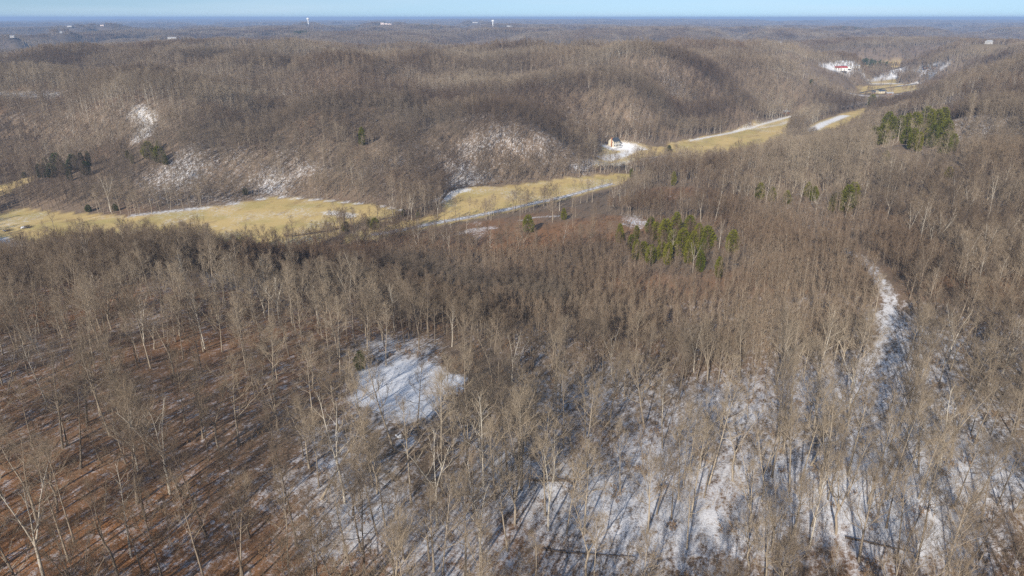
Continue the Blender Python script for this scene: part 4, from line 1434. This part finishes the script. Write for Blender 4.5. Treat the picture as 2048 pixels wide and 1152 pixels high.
def utility_pole(px, py, lab, h=9.5):
    p = hit(px, py)
    e = tag(empty('utility_pole', tuple(p)), lab, 'utility pole')
    mb = MB(); mb.tube([(0, 0, -.8), (0, 0, h)], [.17, .12], 7, True); link('pole', mb.mesh('pole', M['pole']), e)
    mb = MB(); mb.box((-1.2, -.2, h - .9), (1.2, -.08, h - .72)); ca = link('crossarm', mb.mesh('crossarm', M['pole']), e)
    mb = MB(); mb.tube([(0, 0, 0), (0, 0, .22)], [.06, .05], 6, True); im = mb.mesh('insulator', M['steel'])
    for q in (-1.05, 0.45, 1.05): link('insulator', im, ca, (q, -.14, h - .72))


utility_pole(919, 452, 'wooden utility pole beside the farm track')
utility_pole(1476, 292, 'wooden utility pole in the tan meadow')


# ------------------------------------------------------------------ deadwood
def log(px, py, L, r, ang, lab):
    p = hit(px, py)
    e = tag(empty('fallen_log', (p[0], p[1], p[2] + r * .7), ang), lab, 'log')
    rs = np.random.default_rng(px)
    sl = np.linspace(0, 1, 8)
    zz = np.array([gz(p[0] + math.cos(ang) * L * q, p[1] + math.sin(ang) * L * q) - p[2] for q in sl])
    mb = MB(); mb.tube([(L * q, rs.normal() * .08, z) for q, z in zip(sl, zz)], r * (1 - .7 * sl), 7, True); link('stem', mb.mesh('stem', M['pole'], smooth=True), e)
    for q in range(9):
        t = rs.uniform(.35, .95); zc = float(np.interp(t, sl, zz)); d = unit(np.array([.6, rs.normal(), abs(rs.normal()) * .7 + .1])); l = rs.uniform(1, 2.6)
        mb = MB(); mb.tube([(L * t, 0, zc), tuple(np.array([L * t, 0, zc]) + d * l)], [r * .3, .015], 4); link('branch', mb.mesh('branch', M['pole']), e)


log(1062, 962, 13, .26, .08, 'dark fallen trunk lying on snow in the lower middle')
log(1148, 968, 9, .22, 2.6, 'short dark log crossing near the fallen trunk in the lower middle')
log(1085, 1100, 18, .2, -.05, 'long thin fallen trunk lying across the snow at bottom middle')
log(1690, 1075, 12, .24, -.5, 'fallen log with brown leaves at lower right')
log(1440, 842, 8, .17, .55, 'leaning dead trunk on the snowy slope right of middle')
log(1205, 895, 12, .2, .9, 'fallen log on the snow above the lower middle trunk')


def brush_pile(px, py, Rr, n, lab):
    p = hit(px, py)
    e = tag(empty('brush_pile', tuple(p)), lab, 'brush pile')
    rs = np.random.default_rng(px)
    mb = MB()
    for q in range(n):
        a = rs.uniform(0, 6.28); c = rs.normal(size=2) * Rr * .35; L = Rr * rs.uniform(.6, 1.4); zz = abs(rs.normal()) * Rr * .22
        d = np.array([math.cos(a), math.sin(a), rs.normal() * .25]); b = np.array([c[0], c[1], zz])
        mb.tube([b - d * L / 2, b + d * L / 2], [rs.uniform(.04, .14), .03], 4)
    link('branches', mb.mesh('branches', M['pole']), e)
    mb = MB(); k = 9
    th = np.linspace(0, 2 * math.pi, 12, endpoint=False)
    for ring in (1., .6, .0):
        pass
    v = [(-Rr * .5 + Rr * .55 * ring * math.cos(t) * (1 + .2 * math.sin(3 * t)), Rr * .1 + Rr * .4 * ring * math.sin(t), .12 + Rr * .22 * (1 - ring ** 2)) for ring in (1., .66, .33) for t in th] + [(-Rr * .5, Rr * .1, .12 + Rr * .22)]
    f = [(r * 12 + i, r * 12 + (i + 1) % 12, (r + 1) * 12 + (i + 1) % 12, (r + 1) * 12 + i) for r in range(2) for i in range(12)] + [(24 + i, 24 + (i + 1) % 12, 36) for i in range(12)]
    mb.add(v, f); link('snow_cap', mb.mesh('snow_cap', M['snow'], smooth=True), e)


M['snow'] = plain('lying_snow', (.80, .82, .86), .9, 0, .12, 1.5)
brush_pile(808, 874, 2.2, 46, 'dark heap of branches with snow at the foot of the clearing')
brush_pile(52, 456, 4.0, 60, 'dark brush pile with snow in the left pasture')
brush_pile(14, 462, 3.0, 40, 'small brush pile at the left edge of the pasture')


# ------------------------------------------------------------------ far pine woods
reg_pine = bpy.data.collections.new('pine_kinds')
def pine_clump(seed):
    rs = np.random.default_rng(seed); mb = MB(); tr = 0
    for q in range(7):
        x, y = rs.uniform(-9, 9, 2); h = rs.uniform(13, 18)
        n = 150; z = rs.uniform(.25, 1, n); a = rs.uniform(0, 6.28, n); rad = 2.6 * (1.05 - z) ** .6 * np.sqrt(rs.uniform(.3, 1, n))
        o = np.stack([x + rad * np.cos(a), y + rad * np.sin(a), z * h], 1)
        add_slivers(mb, o, np.stack([np.cos(a), np.sin(a), np.full(n, .6)], 1) + rs.normal(size=(n, 3)) * .4, rs.uniform(1, 2.2, n), rs.uniform(.5, .9, n), rs)
    return mb.mesh('pines', M['pine'])


reg(('pine', 0), pine_clump(501)); reg(('pine', 1), pine_clump(502))
pp = []
for q, (a, b, w, dpt) in enumerate([(975, 84, 20, 2300), (935, 56, 30, 4300), (300, 54, 36, 4300), (745, 50, 22, 5200), (755, 58, 14, 3800), (850, 58, 26, 4200), (1090, 54, 18, 4700), (1500, 52, 30, 4600), (1640, 58, 14, 3600), (1740, 106, 26, 2150),
                                      (880, 84, 12, 2500), (690, 52, 24, 4900), (560, 48, 24, 5200), (1730, 51, 40, 4800), (1300, 52, 14, 4600), (600, 68, 8, 3000), (700, 62, 10, 3500)]):
    d = rays(a, b); d = d * (dpt / math.hypot(d[0], d[1]))
    rs = np.random.default_rng(600 + q)
    wm = w * dpt / F
    n = max(6, int(wm * wm * .8 / 150))
    n = min(n, 160)
    pp.append(np.stack([d[0] + rs.normal(size=n) * wm * .5, d[1] + rs.normal(size=n) * wm * .5], 1))
pp = np.vstack(pp)
n = len(pp)
rs = np.random.default_rng(55)
if not HIDE_TREES:
    scatter('distant_pines', np.stack([pp[:, 0], pp[:, 1], height(pp[:, 0], pp[:, 1])], 1), rs.uniform(0, 6.28, n), np.zeros((n, 2)), np.repeat(rs.uniform(.95, 1.35, n)[:, None], 3, 1), np.array([PIDX[('pine', 0)], PIDX[('pine', 1)]])[rs.integers(0, 2, n)])


# ------------------------------------------------------------------ haze
def haze():
    mb = MB()
    mb.box((-66000, -66000, ZLOW - 2), (66000, 66000, max(ZTOP + 55, CAMZ + 12)))
    m = bpy.data.materials.new('haze')
    m.use_nodes = True
    n = m.node_tree
    n.nodes.clear()
    o = N(n, 'ShaderNodeOutputMaterial')
    v = N(n, 'ShaderNodeVolumePrincipled')
    v.inputs['Color'].default_value = (.44, .64, 1.0, 1)
    v.inputs['Density'].default_value = HAZE
    v.inputs['Anisotropy'].default_value = 0.0
    n.links.new(v.outputs[0], o.inputs['Volume'])
    tag(link('haze', mb.mesh('haze', m)), kind='stuff')


HAZE = 1.1e-4
haze()
